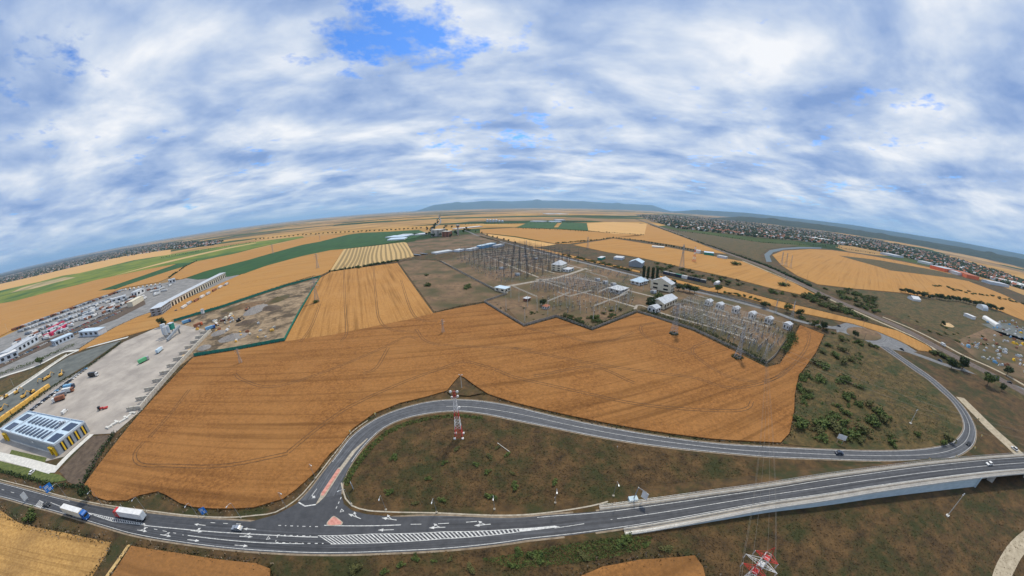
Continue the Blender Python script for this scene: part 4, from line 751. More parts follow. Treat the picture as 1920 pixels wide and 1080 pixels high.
# ================================================================== vehicles
def wheel_mesh(r, w):
    mb = MB(); mb.tube((0, -w / 2, 0), (0, w / 2, 0), r, 'tyre', 12); mb.tube((0, -w / 2 - .01, 0), (0, w / 2 + .01, 0), r * .55, 'silver', 10); return mb.mesh('wheel')
WHEEL = wheel_mesh(.33, .22); TWHEEL = wheel_mesh(.5, .35)
def car_meshes(paint, van=False, suv=False):
    b = MB(); z = .3
    if van: prof = [(-2.5, .3), (2.5, .3), (2.5, .95), (1.9, 1.15), (1.25, 1.95), (-2.5, 2.0)]
    else: prof = [(-2.15, .3), (2.15, .3), (2.2, .7), (1.3, .92), (-1.75, .98), (-2.2, .85)]
    o = len(b.v); n = len(prof); hw = .9
    b.extr([(p[0], p[1]) for p in prof], -hw, hw, paint)
    c = MB(); hgt = 1.7 if suv else 1.48
    if van: c.extr([(1.9, 1.16), (1.3, 1.88), (1.2, 1.88), (1.2, 1.2)], -.92, .92, 'dark_glass'); roof = None
    else: c.extr([(1.1, .93), (.45, hgt - .08), (-1.1, hgt - .06), (-1.8, .98)], -.8, .8, 'dark_glass')
    r_ = MB()
    if not van: r_.extr([(.5, hgt - .1), (.4, hgt), (-1.1, hgt), (-1.25, hgt - .1)], -.74, .74, paint)
    else: r_.box((0, -.6, 2.02), (1.5, 3.4, .04), paint)
    rot = Matrix.Rotation(-math.pi / 2, 4, 'Z')                       # profile runs along y: turn so the car faces +x
    out = []
    for nm, q in (('body', b), ('windows', c), ('roof', r_)): me = q.mesh(nm); me.transform(rot); out.append((nm, me))
    return out
CARS = {}
def car(px, to, paint, label, van=False, suv=False, z=0.07, group=None, s=1.0, name=None):
    key = (paint, van, suv)
    if key not in CARS: CARS[key] = car_meshes(*key)
    g = G(px, z); t = empty(name or ('parked_van' if van else 'car'), (g.x, g.y, z), heading(px, to)); t.scale = (s, s, s); tag(t, label, 'van' if van else 'car', group)
    for nm, me in CARS[key]: obj(nm, me, t)
    for x in (-1.35, 1.35):
        for y in (-.82, .82): obj('wheel', WHEEL, t, (x, y, .33))
    for y in (-.6, .6): m_ = MB(); m_.box((2.18 if not van else 2.5, y, .68), (.06, .35, .14), 'white_paint'); m_.build('headlight', t)
    return t
car((446, 992), (420, 989), 'silver', 'silver car driving left on the main road before the junction'); car((89, 948), (110, 953), 'black', 'dark car behind the blue-cabbed lorry', suv=True)
car((62, 886), (68, 880), 'white_paint', 'white car parked on the front lawn'); car((1573, 851), (1600, 852), 'dark_blue_paint', 'dark car below the billboard on the slip road'); car((1815, 833), (1808, 840), 'black', 'black car in the tightest bend of the slip road')
car((1854, 871), (1840, 873), 'white_paint', 'white car on the overpass', z=5.5); car((1901, 843), (1895, 838), 'white_paint', 'white car parked on the gravel lane', suv=True)
car((1572, 612), (1565, 610), 'black', 'black car entering the roundabout from the left'); car((1691, 656), (1698, 659), 'black', 'black car leaving the roundabout'); car((1762, 677), (1770, 681), 'dark_blue_paint', 'dark car on the crossing road left of the two tall trees'); car((1869, 711), (1880, 715), 'dark_blue_paint', 'dark blue car between the big round tree and the dark tree'); car((1892, 718), (1880, 714), 'black', 'black car at far right on the crossing road')
car((1768, 648), (1776, 653), 'white_paint', 'white van on the path beside the railway', van=True, s=1.25); car((122, 774), (128, 768), 'white_paint', 'white van behind the grey warehouse', van=True, s=1.1)
def semi(rear, front, cab, box, label, z=.07):
    a, b = G(rear, z), G(front, z); t = empty('articulated_lorry', ((a.x + b.x) / 2, (a.y + b.y) / 2, z), math.atan2((b - a).y, (b - a).x)); tag(t, label, 'lorry')
    m = MB(); m.box((-1.4, 0, 2.65), (13.4, 2.55, 2.8), box); tr = m.build('trailer', t); m = MB(); m.box((-1.4, 0, 4.07), (13.3, 2.45, .05), 'white_paint'); m.build('roof_panel', tr); m = MB(); m.box((-8.13, -.62, 2.6), (.05, 1.15, 2.5), 'light_clad'); m.box((-8.13, .62, 2.6), (.05, 1.15, 2.5), 'light_clad'); m.build('rear_door', tr)
    m = MB(); m.extr([(5.6, .6), (8.2, .6), (8.25, 1.9), (7.9, 3.3), (7.3, 3.75), (5.7, 3.85)], -1.22, 1.22, cab); me = m.mesh('cab'); me.transform(Matrix.Rotation(-math.pi / 2, 4, 'Z')); c = obj('cab', me, t)
    m = MB(); m.box((8.12, 0, 2.45), (.1, 2.2, .95), 'dark_glass', 0, -.2); m.build('windscreen', c); m = MB(); m.box((7.2, 1.23, 2.4), (1.0, .04, .8), 'dark_glass'); m.build('side_window', c); m = MB(); m.box((7.2, -1.23, 2.4), (1.0, .04, .8), 'dark_glass'); m.build('side_window', c)
    m = MB(); m.box((-.5, 0, 1.05), (14.5, 1.0, .3), 'dark_steel'); m.build('chassis', t)
    for x in (-6.6, -5.3, -4.0, 4.4, 7.2):
        for y in (-1.05, 1.05): obj('wheel', TWHEEL, t, (x, y, .5))
    for y in (-.85, .85): m = MB(); m.box((8.25, y, .95), (.05, .4, .2), 'white_paint'); m.build('headlight', t)
semi((123, 960), (171, 974), 'blue', 'cream', 'lorry with blue cab and pale box trailer on the main road'); semi((277, 975), (220, 966), 'red', 'white_paint', 'lorry with red cab and white box trailer on the main road')
# ================================================================== pylons
def lattice(mb, levels, m, r=.09, diag=.06):
    """square lattice: levels = [(z, half width)], m(z) gives the paint"""
    for (z0, w0), (z1, w1) in zip(levels, levels[1:]):
        pm = m(z0) if callable(m) else m; c0 = [(-w0, -w0, z0), (w0, -w0, z0), (w0, w0, z0), (-w0, w0, z0)]; c1 = [(-w1, -w1, z1), (w1, -w1, z1), (w1, w1, z1), (-w1, w1, z1)]
        for i in range(4):
            j = (i + 1) % 4; mb.tube(c0[i], c1[j], diag, pm, 3, cap=False); mb.tube(c0[j], c1[i], diag, pm, 3, cap=False); mb.tube(c1[i], c1[j], diag, pm, 3, cap=False)
def pylon_proto(name, h, wb, wt, arms, m, label, r=.12, n=8, waist=.62):
    t = empty(name); tag(t, label, 'pylon')
    lv = [(h * waist * i / n, wb + (wt - wb) * (i / n) ** .85) for i in range(n + 1)] + [(h * (waist + (.93 - waist) * i / 4), wt) for i in range(1, 5)]
    f = m if callable(m) else (lambda z: m)
    for sx, sy in ((-1, -1), (1, -1), (1, 1), (-1, 1)):
        l_ = MB()
        for (z0, w0), (z1, w1) in zip(lv, lv[1:]): l_.tube((sx * w0, sy * w0, z0), (sx * w1, sy * w1, z1), r, f(z0), 4, cap=False)
        l_.build('leg', t)
    b = MB(); lattice(b, lv, f, diag=r * .6); b.build('bracing', t)
    p = MB(); zt = h * .93
    for sx, sy in ((-1, -1), (1, -1), (1, 1), (-1, 1)): p.tube((sx * wt, sy * wt, zt), (0, 0, h), r * .8, f(zt), 3)
    p.build('peak', t)
    for z, half in arms:
        a = MB(); am = f(z + .01)
        for s in (-1, 1):
            tip = (s * half, 0, z + .1); seg = 4
            for sy in (-1, 1):
                for zz_ in (0, .9): a.tube((s * wt, sy * wt, z + zz_), tip, r * .7, am, 3)
            for q in range(1, seg):
                u = q / seg; y = wt * (1 - u); a.tube((s * (wt + (half - wt) * u), -y, z + .05), (s * (wt + (half - wt) * u), y, z + .05), r * .5, am, 3); a.tube((s * (wt + (half - wt) * u), -y, z), (s * (wt + (half - wt) * (u + .25)), wt * (1 - u - .25), z), r * .5, am, 3); a.tube((s * (wt + (half - wt) * u), y, z), (s * (wt + (half - wt) * u), 0, z + .9 * (1 - u)), r * .5, am, 3)
        a.box((0, 0, z + .05), (2 * wt + .1, 2 * wt + .1, .1), am); ao = a.build('crossarm', t)
        for s in (-1, 1): q = MB(); q.tube((s * half, 0, z + .1), (s * half, 0, z - 1.3), .1, 'galvanised', 5); q.build('insulator', ao)
    return t
grey = pylon_proto('lattice_pylon', 30, 2.9, .75, [(19.5, 4.2), (23.2, 5.6), (26.6, 3.8)], 'steel', 'x')
first = [True]; PY = {}
def pylon(px, top, label, rz=.5, proto=None):
    p = proto or grey; t = p if (p is grey and first[0]) else copy_tree(p)
    if p is grey: first[0] = False
    h = ztop(px, top); g = G(px); s = max(h, 12) / 30; t.location = (g.x, g.y, 0); t.rotation_euler = (0, 0, rz); t.scale = (s, s, s); t['label'] = label; PY[label] = (t, s); return t
PL = [((596, 503), (593, 474), 'grey pylon standing alone in wheat left of the striped stubble'), ((512, 476), (511, 457), 'grey pylon on the edge of the dark green crop'), ((595, 567), (596, 517), 'grey pylon with a dark shrub at its feet by the teal fence'), ((1263, 627), (1268, 563), 'grey pylon in the left ring of weeds in the ripe field'), ((1382, 672), (1392, 608), 'grey pylon in the right ring of weeds in the ripe field'), ((1430, 678), (1434, 640), 'grey pylon against the corner of the substation hedge'),
      ((1102, 466), (1102, 443), 'grey pylon at the near edge of the broad wheat beyond the substation'), ((987, 466), (987, 450), 'grey pylon at the far corner of the substation'), ((1278, 503), (1282, 457), 'tall grey pylon left of the red and white pylon in the wheat'), ((1465, 497), (1467, 471), 'left pylon of three at the left end of the far wheat'), ((1473, 500), (1475, 473), 'middle pylon of three at the left end of the far wheat'), ((1482, 503), (1482, 477), 'right pylon of three at the left end of the far wheat'),
      ((1453, 588), (1457, 560), 'grey pylon behind the road north of the fourth kiosk'), ((1483, 601), (1491, 562), 'grey pylon beside the last white kiosk'), ((1472, 537), (1470, 515), 'grey pylon in a dark thicket near the railway path'), ((1240, 421), (1240, 412), 'tiny far pylon left of the town edge'), ((452, 681), (449, 650), 'grey pylon in the ripe field just below the teal fence'), ((831, 624), (831, 601), 'thin grey pylon in the middle of the ripe field'), ((600, 450), (600, 441), 'small far pylon at the tip of the upper wheat')]
for i, (b, tp, lb) in enumerate(PL): pylon(b, tp, lb, .5 + .1 * (i % 3))
rw = lambda z: 'red' if int(z / 4.6) % 2 == 0 else 'white_paint'
rwp = pylon_proto('striped_pylon', 30, 3.2, .8, [(19.5, 4.4), (23.2, 5.6), (26.6, 3.8)], rw, 'red and white pylon standing alone in the wheat before the small works'); g = G((1301, 491)); h = ztop((1301, 491), (1303, 461)); rwp.location = (g.x, g.y, 0); rwp.scale = (h / 30,) * 3; rwp.rotation_euler = (0, 0, .6)
# the red and white pylon whose head reaches into the frame at the bottom
tip = G((1452.8, 1026.7), 40.2); rb = lambda z: 'white_paint' if (33.4 < z < 36) or (24 < z < 30) or (10 < z < 17) else 'red'
big = pylon_proto('striped_pylon', 40.2, 3.0, .62, [(31.3, 2.9), (34.2, 3.5), (36.6, 2.5)], rb, 'red and white lattice pylon rising from below the frame at bottom right', r=.075, n=12, waist=.74)
v = G((1416, 1038), 36.7) - G((1455, 1062), 36.7); big.location = (tip.x, tip.y, 0); big.rotation_euler = (0, 0, math.atan2(v.y, v.x))
def wire(name, a, b, sag, r, label, n=24):
    mb = MB(); p = [a.lerp(b, i / n) - Vector((0, 0, sag * 4 * (i / n) * (1 - i / n))) for i in range(n + 1)]
    for x, y in zip(p, p[1:]): mb.tube(x, y, r, 'wire', 3, cap=False)
    return tag(mb.build(name), label, 'power line', 'overhead power lines')
bpy.context.view_layer.update()
mw = big.matrix_world.copy()
def tips(t, arms): bpy.context.view_layer.update(); return [t.matrix_world @ Vector((s * hf, 0, z - 1.0)) for z, hf in arms for s in (-1, 1)]
T0 = tips(big, [(31.3, 2.9), (34.2, 3.5), (36.6, 2.5)]); T1 = tips(PY['grey pylon against the corner of the substation hedge'][0], [(19.5, 4.2), (23.2, 5.6), (26.6, 3.8)])
for i, (a, b) in enumerate(zip(T0, T1)): wire('power_line', a, b, 4.0, .024, 'thin wire running from the bottom striped pylon to the substation')
T2 = tips(PY['grey pylon in the right ring of weeds in the ripe field'][0], [(19.5, 4.2), (23.2, 5.6), (26.6, 3.8)])
away = (Vector((tip.x, tip.y, 0)) - Vector((40, -160, 0)))
for a in T0: wire('power_line', a, a + Vector((-75, -110, -6)), 3.5, .024, 'thin wire running from the bottom striped pylon out of the frame below')
for a in T2: wire('power_line', a, a + Vector((80, -150, 2)), 5, .022, 'thin wire running from the ringed pylon over the overpass')
# telecom mast beside the slip road
g = G((861, 818)); hm = ztop((861, 818), (851, 733)); t = empty('communications_mast', (g.x, g.y, 0), .05); tag(t, 'red and white lattice communications mast inside the slip road bend', 'mast')
fm = lambda z: 'red' if z < hm * .2 or hm * .40 < z < hm * .52 or z > hm * .80 else 'white_paint'
lv = [(hm * i / 14, 1.7 - 1.35 * (i / 14) ** .8) for i in range(15)]
for sx, sy in ((-1, -1), (1, -1), (1, 1), (-1, 1)):
    l_ = MB()
    for (z0, w0), (z1, w1) in zip(lv, lv[1:]): l_.tube((sx * w0, sy * w0, z0), (sx * w1, sy * w1, z1), .085, fm(z0), 5, cap=False)
    l_.build('leg', t); f_ = MB(); f_.box((sx * 1.75, sy * 1.75, .3), (.9, .9, .6), 'white_paint'); f_.build('footing', t)
b = MB(); lattice(b, lv, fm, diag=.045); b.build('bracing', t)
for i, (x, y, z) in enumerate(((-1.4, 0, hm * .985), (1.4, 0, hm * .985), (1.3, .4, hm * .88), (-1.1, .4, hm * .86), (1.5, 0, hm * .66))): a = MB(); a.tube((x, y - .25, z), (x, y + .25, z), .5, 'white_paint', 12); a.tube((0, 0, z), (x, y, z), .05, 'galvanised'); a.build('dish', t)
# plain poles out on the right
for i, (b_, tp) in enumerate((((1631, 534), (1632, 523)), ((1572, 528), (1574, 518)), ((1513, 524), (1516, 511)), ((1617, 616), (1619, 606)), ((1619, 641), (1625, 625)), ((15, 624), (0, 597)), ((25, 680), (19, 670)), ((26, 724), (20, 712)), ((57, 694), (53, 684)))):
    g = G(b_); h = min(max(ztop(b_, tp), 7), 16); m_ = MB(); m_.tube((0, 0, 0), (0, 0, h), .16, 'pole_concrete' if i > 4 else 'dark_steel', 6, .1); m_.box((0, 0, h - .5), (2.0, .12, .12), 'dark_steel'); tag(obj('utility_pole', m_.mesh('utility_pole'), None, (g.x, g.y, 0), i * .7), 'slim utility pole with short crossbar', 'pole', 'utility poles')
#@@BUILDINGS
# ================================================================== buildings
sc0 = random.Random(99)
def frame_of(A, B, C, z=0.0):
    """footprint from three ground pixels: A nearest corner, C along the long front, B along the side"""
    a, b, c = G(A), G(B), G(C); u = (c - a); lu = u.length; u.normalize(); n = Vector((-u.y, u.x, 0)); lv = (b - a).dot(n)
    if lv < 0: n = -n; lv = -lv
    return a, u, n, lu, max(lv, 3.0)
def house(name, A, B, C, h, wall, roof, label, style='flat', win=(0, 0), cat='building', depth=None, over=.4, group=None, door=True, bands=None, minlen=None):
    a, u, n, lu, lv = frame_of(A, B, C); lv = depth or lv; lu = max(lu, minlen or 0)
    t = empty(name, (a.x, a.y, 0)); tag(t, label, cat, group)
    M = Matrix(((u.x, n.x, 0, 0), (u.y, n.y, 0, 0), (0, 0, 1, 0), (0, 0, 0, 1)))
    def put(mb, nm, par=t): me = mb.mesh(nm); me.transform(M); (me.flip_normals() if M.determinant() < 0 else None); return obj(nm, me, par)
    m = MB(); m.box((lu / 2, lv / 2, h / 2), (lu, lv, h), wall); w = put(m, 'wall')
    m = MB(); o = over
    if style == 'flat': m.box((lu / 2, lv / 2, h + .15), (lu + 2 * o, lv + 2 * o, .3), roof)
    elif style == 'gable':
        r = lv * .22; m.extr([(-o, h), (lv / 2, h + r), (lv + o, h), (lv + o, h + .15), (lv / 2, h + r + .2), (-o, h + .15)], -o, lu + o, roof); k = MB(); k.face([(0, 0, h), (0, lv, h), (0, lv / 2, h + r)], wall); put(k, 'gable'); k = MB(); k.face([(lu, 0, h), (lu, lv, h), (lu, lv / 2, h + r)], wall); put(k, 'gable')
    elif style == 'hip':
        r = min(lu, lv) * .32; q = min(lu, lv) * .42; c = [(-o, -o, h), (lu + o, -o, h), (lu + o, lv + o, h), (-o, lv + o, h)]; r1, r2 = (q, lv / 2, h + r), (lu - q, lv / 2, h + r)
        m.face([c[0], c[1], r2, r1], roof); m.face([c[2], c[3], r1, r2], roof); m.face([c[1], c[2], r2], roof); m.face([c[3], c[0], r1], roof); m.box((lu / 2, lv / 2, h - .05), (lu + 2 * o, lv + 2 * o, .1), roof)
    elif style == 'arch': m.extr([(lv * (.5 - .5 * math.cos(math.pi * i / 10)), h + lv * .3 * math.sin(math.pi * i / 10)) for i in range(11)], 0, lu, roof)
    rf = put(m, 'roof')
    nx, nz = win
    for ix in range(nx):
        for iz in range(nz):
            m = MB(); m.box((lu * (ix + .5) / nx, -.03, h * (iz + .55) / nz), (lu / nx * .5, .1, h / nz * .45), 'dark_glass'); put(m, 'window', w)
    if nx:
        for iz in range(nz):
            for s in range(2): m = MB(); m.box((-.03, lv * (s + .5) / 2, h * (iz + .55) / nz), (.1, lv * .22, h / nz * .45), 'dark_glass'); put(m, 'window', w)
    if door: m = MB(); m.box((lu * .12, -.04, 1.1), (min(1.2, lu * .2), .1, 2.2), 'dark_steel'); put(m, 'door', w)
    return t, M, lu, lv, put
# grey warehouse with yellow trim
a, u, n, lu, lv = frame_of((113, 854), (0, 834), (169, 809)); hW = ztop((113, 854), (102, 832)); lv += 4
t = empty('warehouse', (a.x, a.y, 0)); tag(t, 'grey warehouse with yellow trim and solar panels on the roof', 'warehouse'); M = Matrix(((u.x, n.x, 0, 0), (u.y, n.y, 0, 0), (0, 0, 1, 0), (0, 0, 0, 1)))
def put(mb, nm, par=t):
    me = mb.mesh(nm); me.transform(M)
    if M.determinant() < 0: me.flip_normals()
    return obj(nm, me, par)
m = MB(); m.box((lu / 2, lv / 2, (hW - 1) / 2), (lu, lv, hW - 1), 'grey_clad'); wl = put(m, 'wall'); m = MB(); m.box((lu / 2, lv / 2, hW - .9), (lu - .6, lv - .6, .2), 'roof_blue'); rf = put(m, 'roof')
m = MB()
for c, d in (((lu / 2, .15, hW - .5), (lu, .3, 1.0)), ((lu / 2, lv - .15, hW - .5), (lu, .3, 1.0)), ((.15, lv / 2, hW - .5), (.3, lv - .6, 1.0)), ((lu - .15, lv / 2, hW - .5), (.3, lv - .6, 1.0)), ((lu / 2, lv * .2, hW - .4), (lu - .6, .4, .8)), ((lu / 2, lv * .8, hW - .4), (lu - .6, .4, .8))): m.box(c, d, 'light_clad')
put(m, 'parapet')
for r_ in (.27, .70):
    for i in range(8): m = MB(); m.box((lu * r_, lv * (.25 + .068 * i), hW - .55), (lu * .34, lv * .036, .12), 'solar', 0, .08); put(m, 'solar_panel', rf)
for y in (.1, .9):
    for x in (.25, .72): m = MB(); m.box((lu * x, lv * y, hW - .6), (lu * .32, lv * .11, .12), 'solar'); put(m, 'solar_panel', rf)
for i in range(3): m = MB(); m.box((lu * (.86 - .05 * i), lv * .25 + i, hW - .3), (1.2, 1.2, 1.0), 'galvanised'); put(m, 'roof_unit', rf)
for i in range(4):
    x = lu * (.2 + .22 * i)
    for k_, (dx, mm) in enumerate(((-1.0, 'black'), (0, 'yellow'), (1.0, 'black'))): m = MB(); m.box((x + dx * .95, -.06 - .03 * (k_ == 1), hW * .42), (.9, .14, hW * .72), mm); put(m, ('door_panel', 'yellow_strip', 'door_panel')[k_], wl)
for y in (lv * .06, lv * .92):
    m = MB(); m.box((-.7, y, hW * .66), (1.4, 5.2, .7), 'yellow'); m.box((-.7, y - 2.3, hW * .33), (1.4, .6, hW * .62), 'yellow'); m.box((-.7, y + 2.3, hW * .33), (1.4, .6, hW * .62), 'yellow'); pt = put(m, 'portal', wl); m = MB(); m.box((-.04, y, hW * .3), (.1, 4.0, hW * .58), 'black'); put(m, 'door', pt)
m = MB(); m.box((-.12, lv * .5, .5), (.25, lv * .76, 1.0), 'pale_concrete'); put(m, 'plinth', wl)
m = MB(); m.box((-.06, lv * .38, hW * .62), (.08, 1.8, 1.0), 'white_paint'); put(m, 'emblem', wl)
# substation houses
house('substation_building', (1052, 510), (1039, 505.5), (1063, 505), 10, 'cream', 'roof_white', 'cream three-storey control building in the middle of the substation', 'hip', (4, 3)); house('annex', (1066, 511), (1056, 509), (1076, 507), 4, 'white_paint', 'roof_white', 'low white annex beside the cream control building', 'flat', (2, 1))
house('gatehouse', (947, 549), (935, 542.5), (957, 545), 4.2, 'cream', 'roof_blue', 'small blue-roofed gatehouse at the left corner of the substation wall', 'flat', (2, 1)); house('pavilion', (1199, 536), (1185, 531), (1214, 532), 4.5, 'white_paint', 'roof_blue', 'white house with steep hipped roof below the poplars', 'hip', (4, 1), over=1.2)
house('substation_building', (1162, 552), (1148, 545), (1177, 547), 4.5, 'white_paint', 'roof_white', 'low white house with wide flat roof in the middle substation yard', 'flat', (5, 1), over=1.2); house('substation_building', (1257, 549), (1227, 537), (1264, 545), 9.5, 'cream', 'roof_white', 'large cream two-storey substation hall with white roof', 'gable', (4, 2))
house('substation_building', (1244, 581), (1237, 574), (1269, 569), 6, 'cream', 'roof_white', 'long hall with steep white metal roof beside dark trees', 'gable', (5, 1), depth=14); house('substation_building', (1229, 588), (1213, 582.5), (1238, 584), 4.5, 'white_paint', 'roof_white', 'small white house with pale roof on the substation wall', 'gable', (2, 1), depth=9)
for i, (px, nm) in enumerate((((1330, 575), 'first'), ((1351, 581), 'second'), ((1381, 589), 'third'), ((1412, 599), 'fourth'), ((1443, 609), 'fifth'), ((1478, 620), 'sixth'))): house('relay_kiosk', px, (px[0] - 6.5, px[1] - 3.5), (px[0] + 6, px[1] - 3), 5, 'white_paint', 'roof_white', nm + ' white relay kiosk from the left in the row above the switchyard', 'gable', (2, 1), group='relay kiosks', depth=6)
house('hut', (989, 566), (984, 563), (995, 563), 3, 'rust', 'roof_white', 'small reddish hut left of the dark tree in the substation', 'flat', (1, 1)); house('hut', (1025, 581), (1019, 578), (1031, 578), 3, 'white_paint', 'tile_roof', 'small pale hut with reddish roof right of the dark tree in the substation', 'hip', (1, 1))
house('shed', (1203, 502), (1175, 497), (1208, 498), 7, 'grey_clad', 'roof_blue', 'blue-grey metal shed beyond the poplars', 'gable', (0, 0), door=False, depth=22); house('shed', (1166, 488), (1143, 484), (1171, 485), 4, 'light_clad', 'roof_white', 'low white-roofed shed beyond the substation road', 'flat', (0, 0), depth=16, door=False); house('shed', (1128, 488), (1120, 486), (1135, 485), 4, 'teal', 'roof_white', 'small green shed with white end beyond the substation road', 'flat', depth=8, door=False)
for i in range(7):
    x = 1243 + i * 11.5; house('goods_wagon', (x, 513.5 + i * 2.55), (x - 1, 512.5 + i * 2.5), (x + 10.4, 516 + i * 2.5), 4, ('dark_blue_paint', 'dark_steel', 'dark_blue_paint', 'white_paint', 'dark_blue_paint', 'dark_blue_paint', 'dark_steel')[i], ('steel', 'steel', 'teal', 'white_paint', 'dark_steel', 'dark_steel', 'steel')[i], ('slate blue', 'grey', 'teal-topped', 'white', 'dark navy', 'navy', 'charcoal')[i] + ' long container in the line beside the wheat strip', 'flat', cat='container', depth=3.2, over=.05, door=False)
house('tank', (1344, 535), (1341, 533), (1350, 532), 2.5, 'white_paint', 'white_paint', 'white rounded tank at the end of the container line', 'arch', cat='tank', depth=5, door=False)
# far buildings
FAR = [('flats', (826, 443), (817, 441), (836, 440), 22, 'plaster', 'concrete', 'far grey block of flats among dark trees', 'flat', (5, 6)), ('flats', (842, 444), (836, 442), (848, 442), 18, 'rust', 'concrete', 'far brownish tower block beside the grey flats', 'flat', (3, 5)), ('greenhouse', (722, 447), (719, 444), (756, 446), 4, 'roof_white', 'roof_blue', 'front long white greenhouse shed beyond the stubble', 'flat', (0, 0)), ('greenhouse', (726, 452), (723, 449), (758, 450), 4, 'white_paint', 'roof_blue', 'nearest long white shed at the end of the green crop', 'flat', (0, 0)), ('greenhouse', (746, 443), (744, 441), (776, 442), 4, 'roof_white', 'roof_white', 'back long white shed at the end of the green crop', 'flat', (0, 0)), ('shed', (778, 442), (776, 440), (802, 440), 4, 'white_paint', 'roof_white', 'white shed in front of the far trees', 'flat', (0, 0)),
 ('long_greenhouse', (856, 430), (855, 429), (905, 425), 3, 'roof_white', 'white_paint', 'very long thin white roof beyond the water tower', 'flat', (0, 0)), ('shed', (904, 467), (900, 465), (930, 461), 7, 'sky_blue', 'roof_blue', 'blue industrial hall behind the substation', 'flat', (0, 0)), ('shed', (882, 471), (878, 469), (902, 466), 4, 'white_paint', 'roof_white', 'low white shed left of the blue hall', 'flat', (0, 0)), ('shed', (860, 473), (856, 471), (872, 470), 4, 'light_clad', 'roof_white', 'small white shed in the row behind the fallow field', 'flat', (0, 0)), ('shed', (818, 477), (812, 475), (850, 472), 3, 'white_paint', 'roof_white', 'long low white store beside the solar tables', 'flat', (0, 0)), ('shed', (930, 465), (928, 463), (946, 461), 5, 'light_clad', 'roof_white', 'pale hall right of the blue industrial hall', 'flat', (0, 0)),
 ('barn', (994, 416), (993, 415), (1020, 416.5), 5, 'white_paint', 'roof_white', 'left far white barn above the green plots', 'flat', (0, 0)), ('barn', (1032, 417), (1031, 416), (1053, 417), 6, 'white_paint', 'roof_blue', 'right far blue-white barn above the green plots', 'flat', (0, 0)), ('barn', (1044, 414), (1043, 413), (1060, 414), 6, 'roof_white', 'roof_white', 'third far white barn behind the blue-white barn', 'flat', (0, 0)), ('barn', (1027, 402), (1026, 401), (1041, 402), 8, 'white_paint', 'roof_white', 'remote white farm building near the foot of the hills', 'flat', (0, 0)), ('barn', (1050, 402), (1049, 401), (1066, 402), 8, 'white_paint', 'roof_white', 'right one of two remote white farm buildings', 'flat', (0, 0)),
 ('factory', (1770, 510), (1762, 505), (1790, 512), 12, 'orange_paint', 'roof_white', 'orange factory hall at the left end of the far works', 'flat', (0, 0)), ('factory', (1795, 516), (1788, 511), (1812, 519), 9, 'white_paint', 'roof_white', 'white hall between the orange works', 'flat', (0, 0)), ('factory', (1812, 521), (1806, 515), (1835, 526), 11, 'orange_paint', 'tile_roof', 'long orange hall in the middle of the far works', 'flat', (0, 0)), ('factory', (1840, 528), (1832, 521), (1856, 533), 8, 'light_clad', 'roof_white', 'pale hall right of the orange works', 'flat', (0, 0)), ('factory', (1862, 524), (1856, 518), (1915, 541), 9, 'roof_white', 'white_paint', 'very long white hall at far right', 'flat', (0, 0)), ('factory', (1720, 492), (1714, 489), (1742, 497), 8, 'white_paint', 'roof_white', 'white works building above the right wheat', 'flat', (0, 0)), ('factory', (1650, 476), (1645, 473), (1676, 482), 8, 'light_clad', 'roof_white', 'pale works building left along the far wheat', 'flat', (0, 0)), ('factory', (1537, 450), (1535, 447), (1559, 452), 7, 'white_paint', 'white_paint', 'bright white shed at the near edge of the town', 'flat', (0, 0)), ('factory', (1567, 456), (1565, 453), (1579, 458), 7, 'white_paint', 'roof_white', 'second bright white shed at the near edge of the town', 'flat', (0, 0)),
 ('hangar', (1866, 613), (1868, 611), (1841, 597), 2.5, 'white_paint', 'white_paint', 'white arched hangar in the scrapyard at far right', 'arch', (0, 0)), ('trailer', (1806, 592), (1806, 590), (1822, 599), 4, 'white_paint', 'white_paint', 'long white trailer left of the arched hangar', 'flat', (0, 0)), ('tent', (1712, 564), (1708, 560), (1726, 566), 3, 'white_paint', 'white_paint', 'cluster roof of white sheds at the edge of the meadow', 'gable', (0, 0)), ('tent', (1842, 582), (1838, 578), (1852, 584), 3, 'light_clad', 'galvanised', 'grey arched shelter beside the tree belt', 'arch', (0, 0)), ('works', (1320, 478), (1314, 475), (1338, 480), 6, 'teal', 'roof_blue', 'teal hall of the small works in the wheat', 'flat', (0, 0)), ('works', (1304, 475), (1300, 473), (1312, 476), 7, 'white_paint', 'roof_white', 'white house of the small works in the wheat', 'flat', (0, 0)), ('works', (1344, 483), (1340, 481), (1360, 486), 5, 'light_clad', 'roof_white', 'pale sheds at the right end of the small works', 'flat', (0, 0)), ('works', (1222, 464), (1218, 462), (1245, 466), 3, 'pale_concrete', 'pale_concrete', 'pale slab store left of the small works', 'flat', (0, 0))]
for nm, A, B, C, h, w, r, lb, st, wn in FAR: house(nm, A, B, C, h, w, r, lb, st, wn, door=False, depth=9 if nm == 'hangar' else None)
g = G((859, 441)); t = empty('water_tower', (g.x, g.y, 0)); tag(t, 'far water tower with flared top above dark trees', 'tower'); m = MB(); m.tube((0, 0, 0), (0, 0, 30), 3.2, 'plaster', 12, 2.6); m.build('shaft', t); m = MB(); m.tube((0, 0, 28), (0, 0, 34), 3.0, 'rust', 12, 7.0); m.tube((0, 0, 34), (0, 0, 38), 7.0, 'plaster', 12, 6.0); m.build('tank', t)
for i in range(6): g = G((914 + i * 5.6, 416.6)); m = MB(); m.tube((0, 0, 0), (0, 0, 16 if i < 4 else 11), 7.5, 'galvanised', 14); m.tube((0, 0, 16 if i < 4 else 11), (0, 0, 20 if i < 4 else 14), 7.5, 'light_clad', 14, .5); tag(obj('grain_silo', m.mesh('grain_silo'), None, (g.x, g.y, 0)), ('first', 'second', 'third', 'fourth', 'fifth', 'sixth')[i] + ' far steel grain silo from the left in the row', 'silo', 'grain silos')
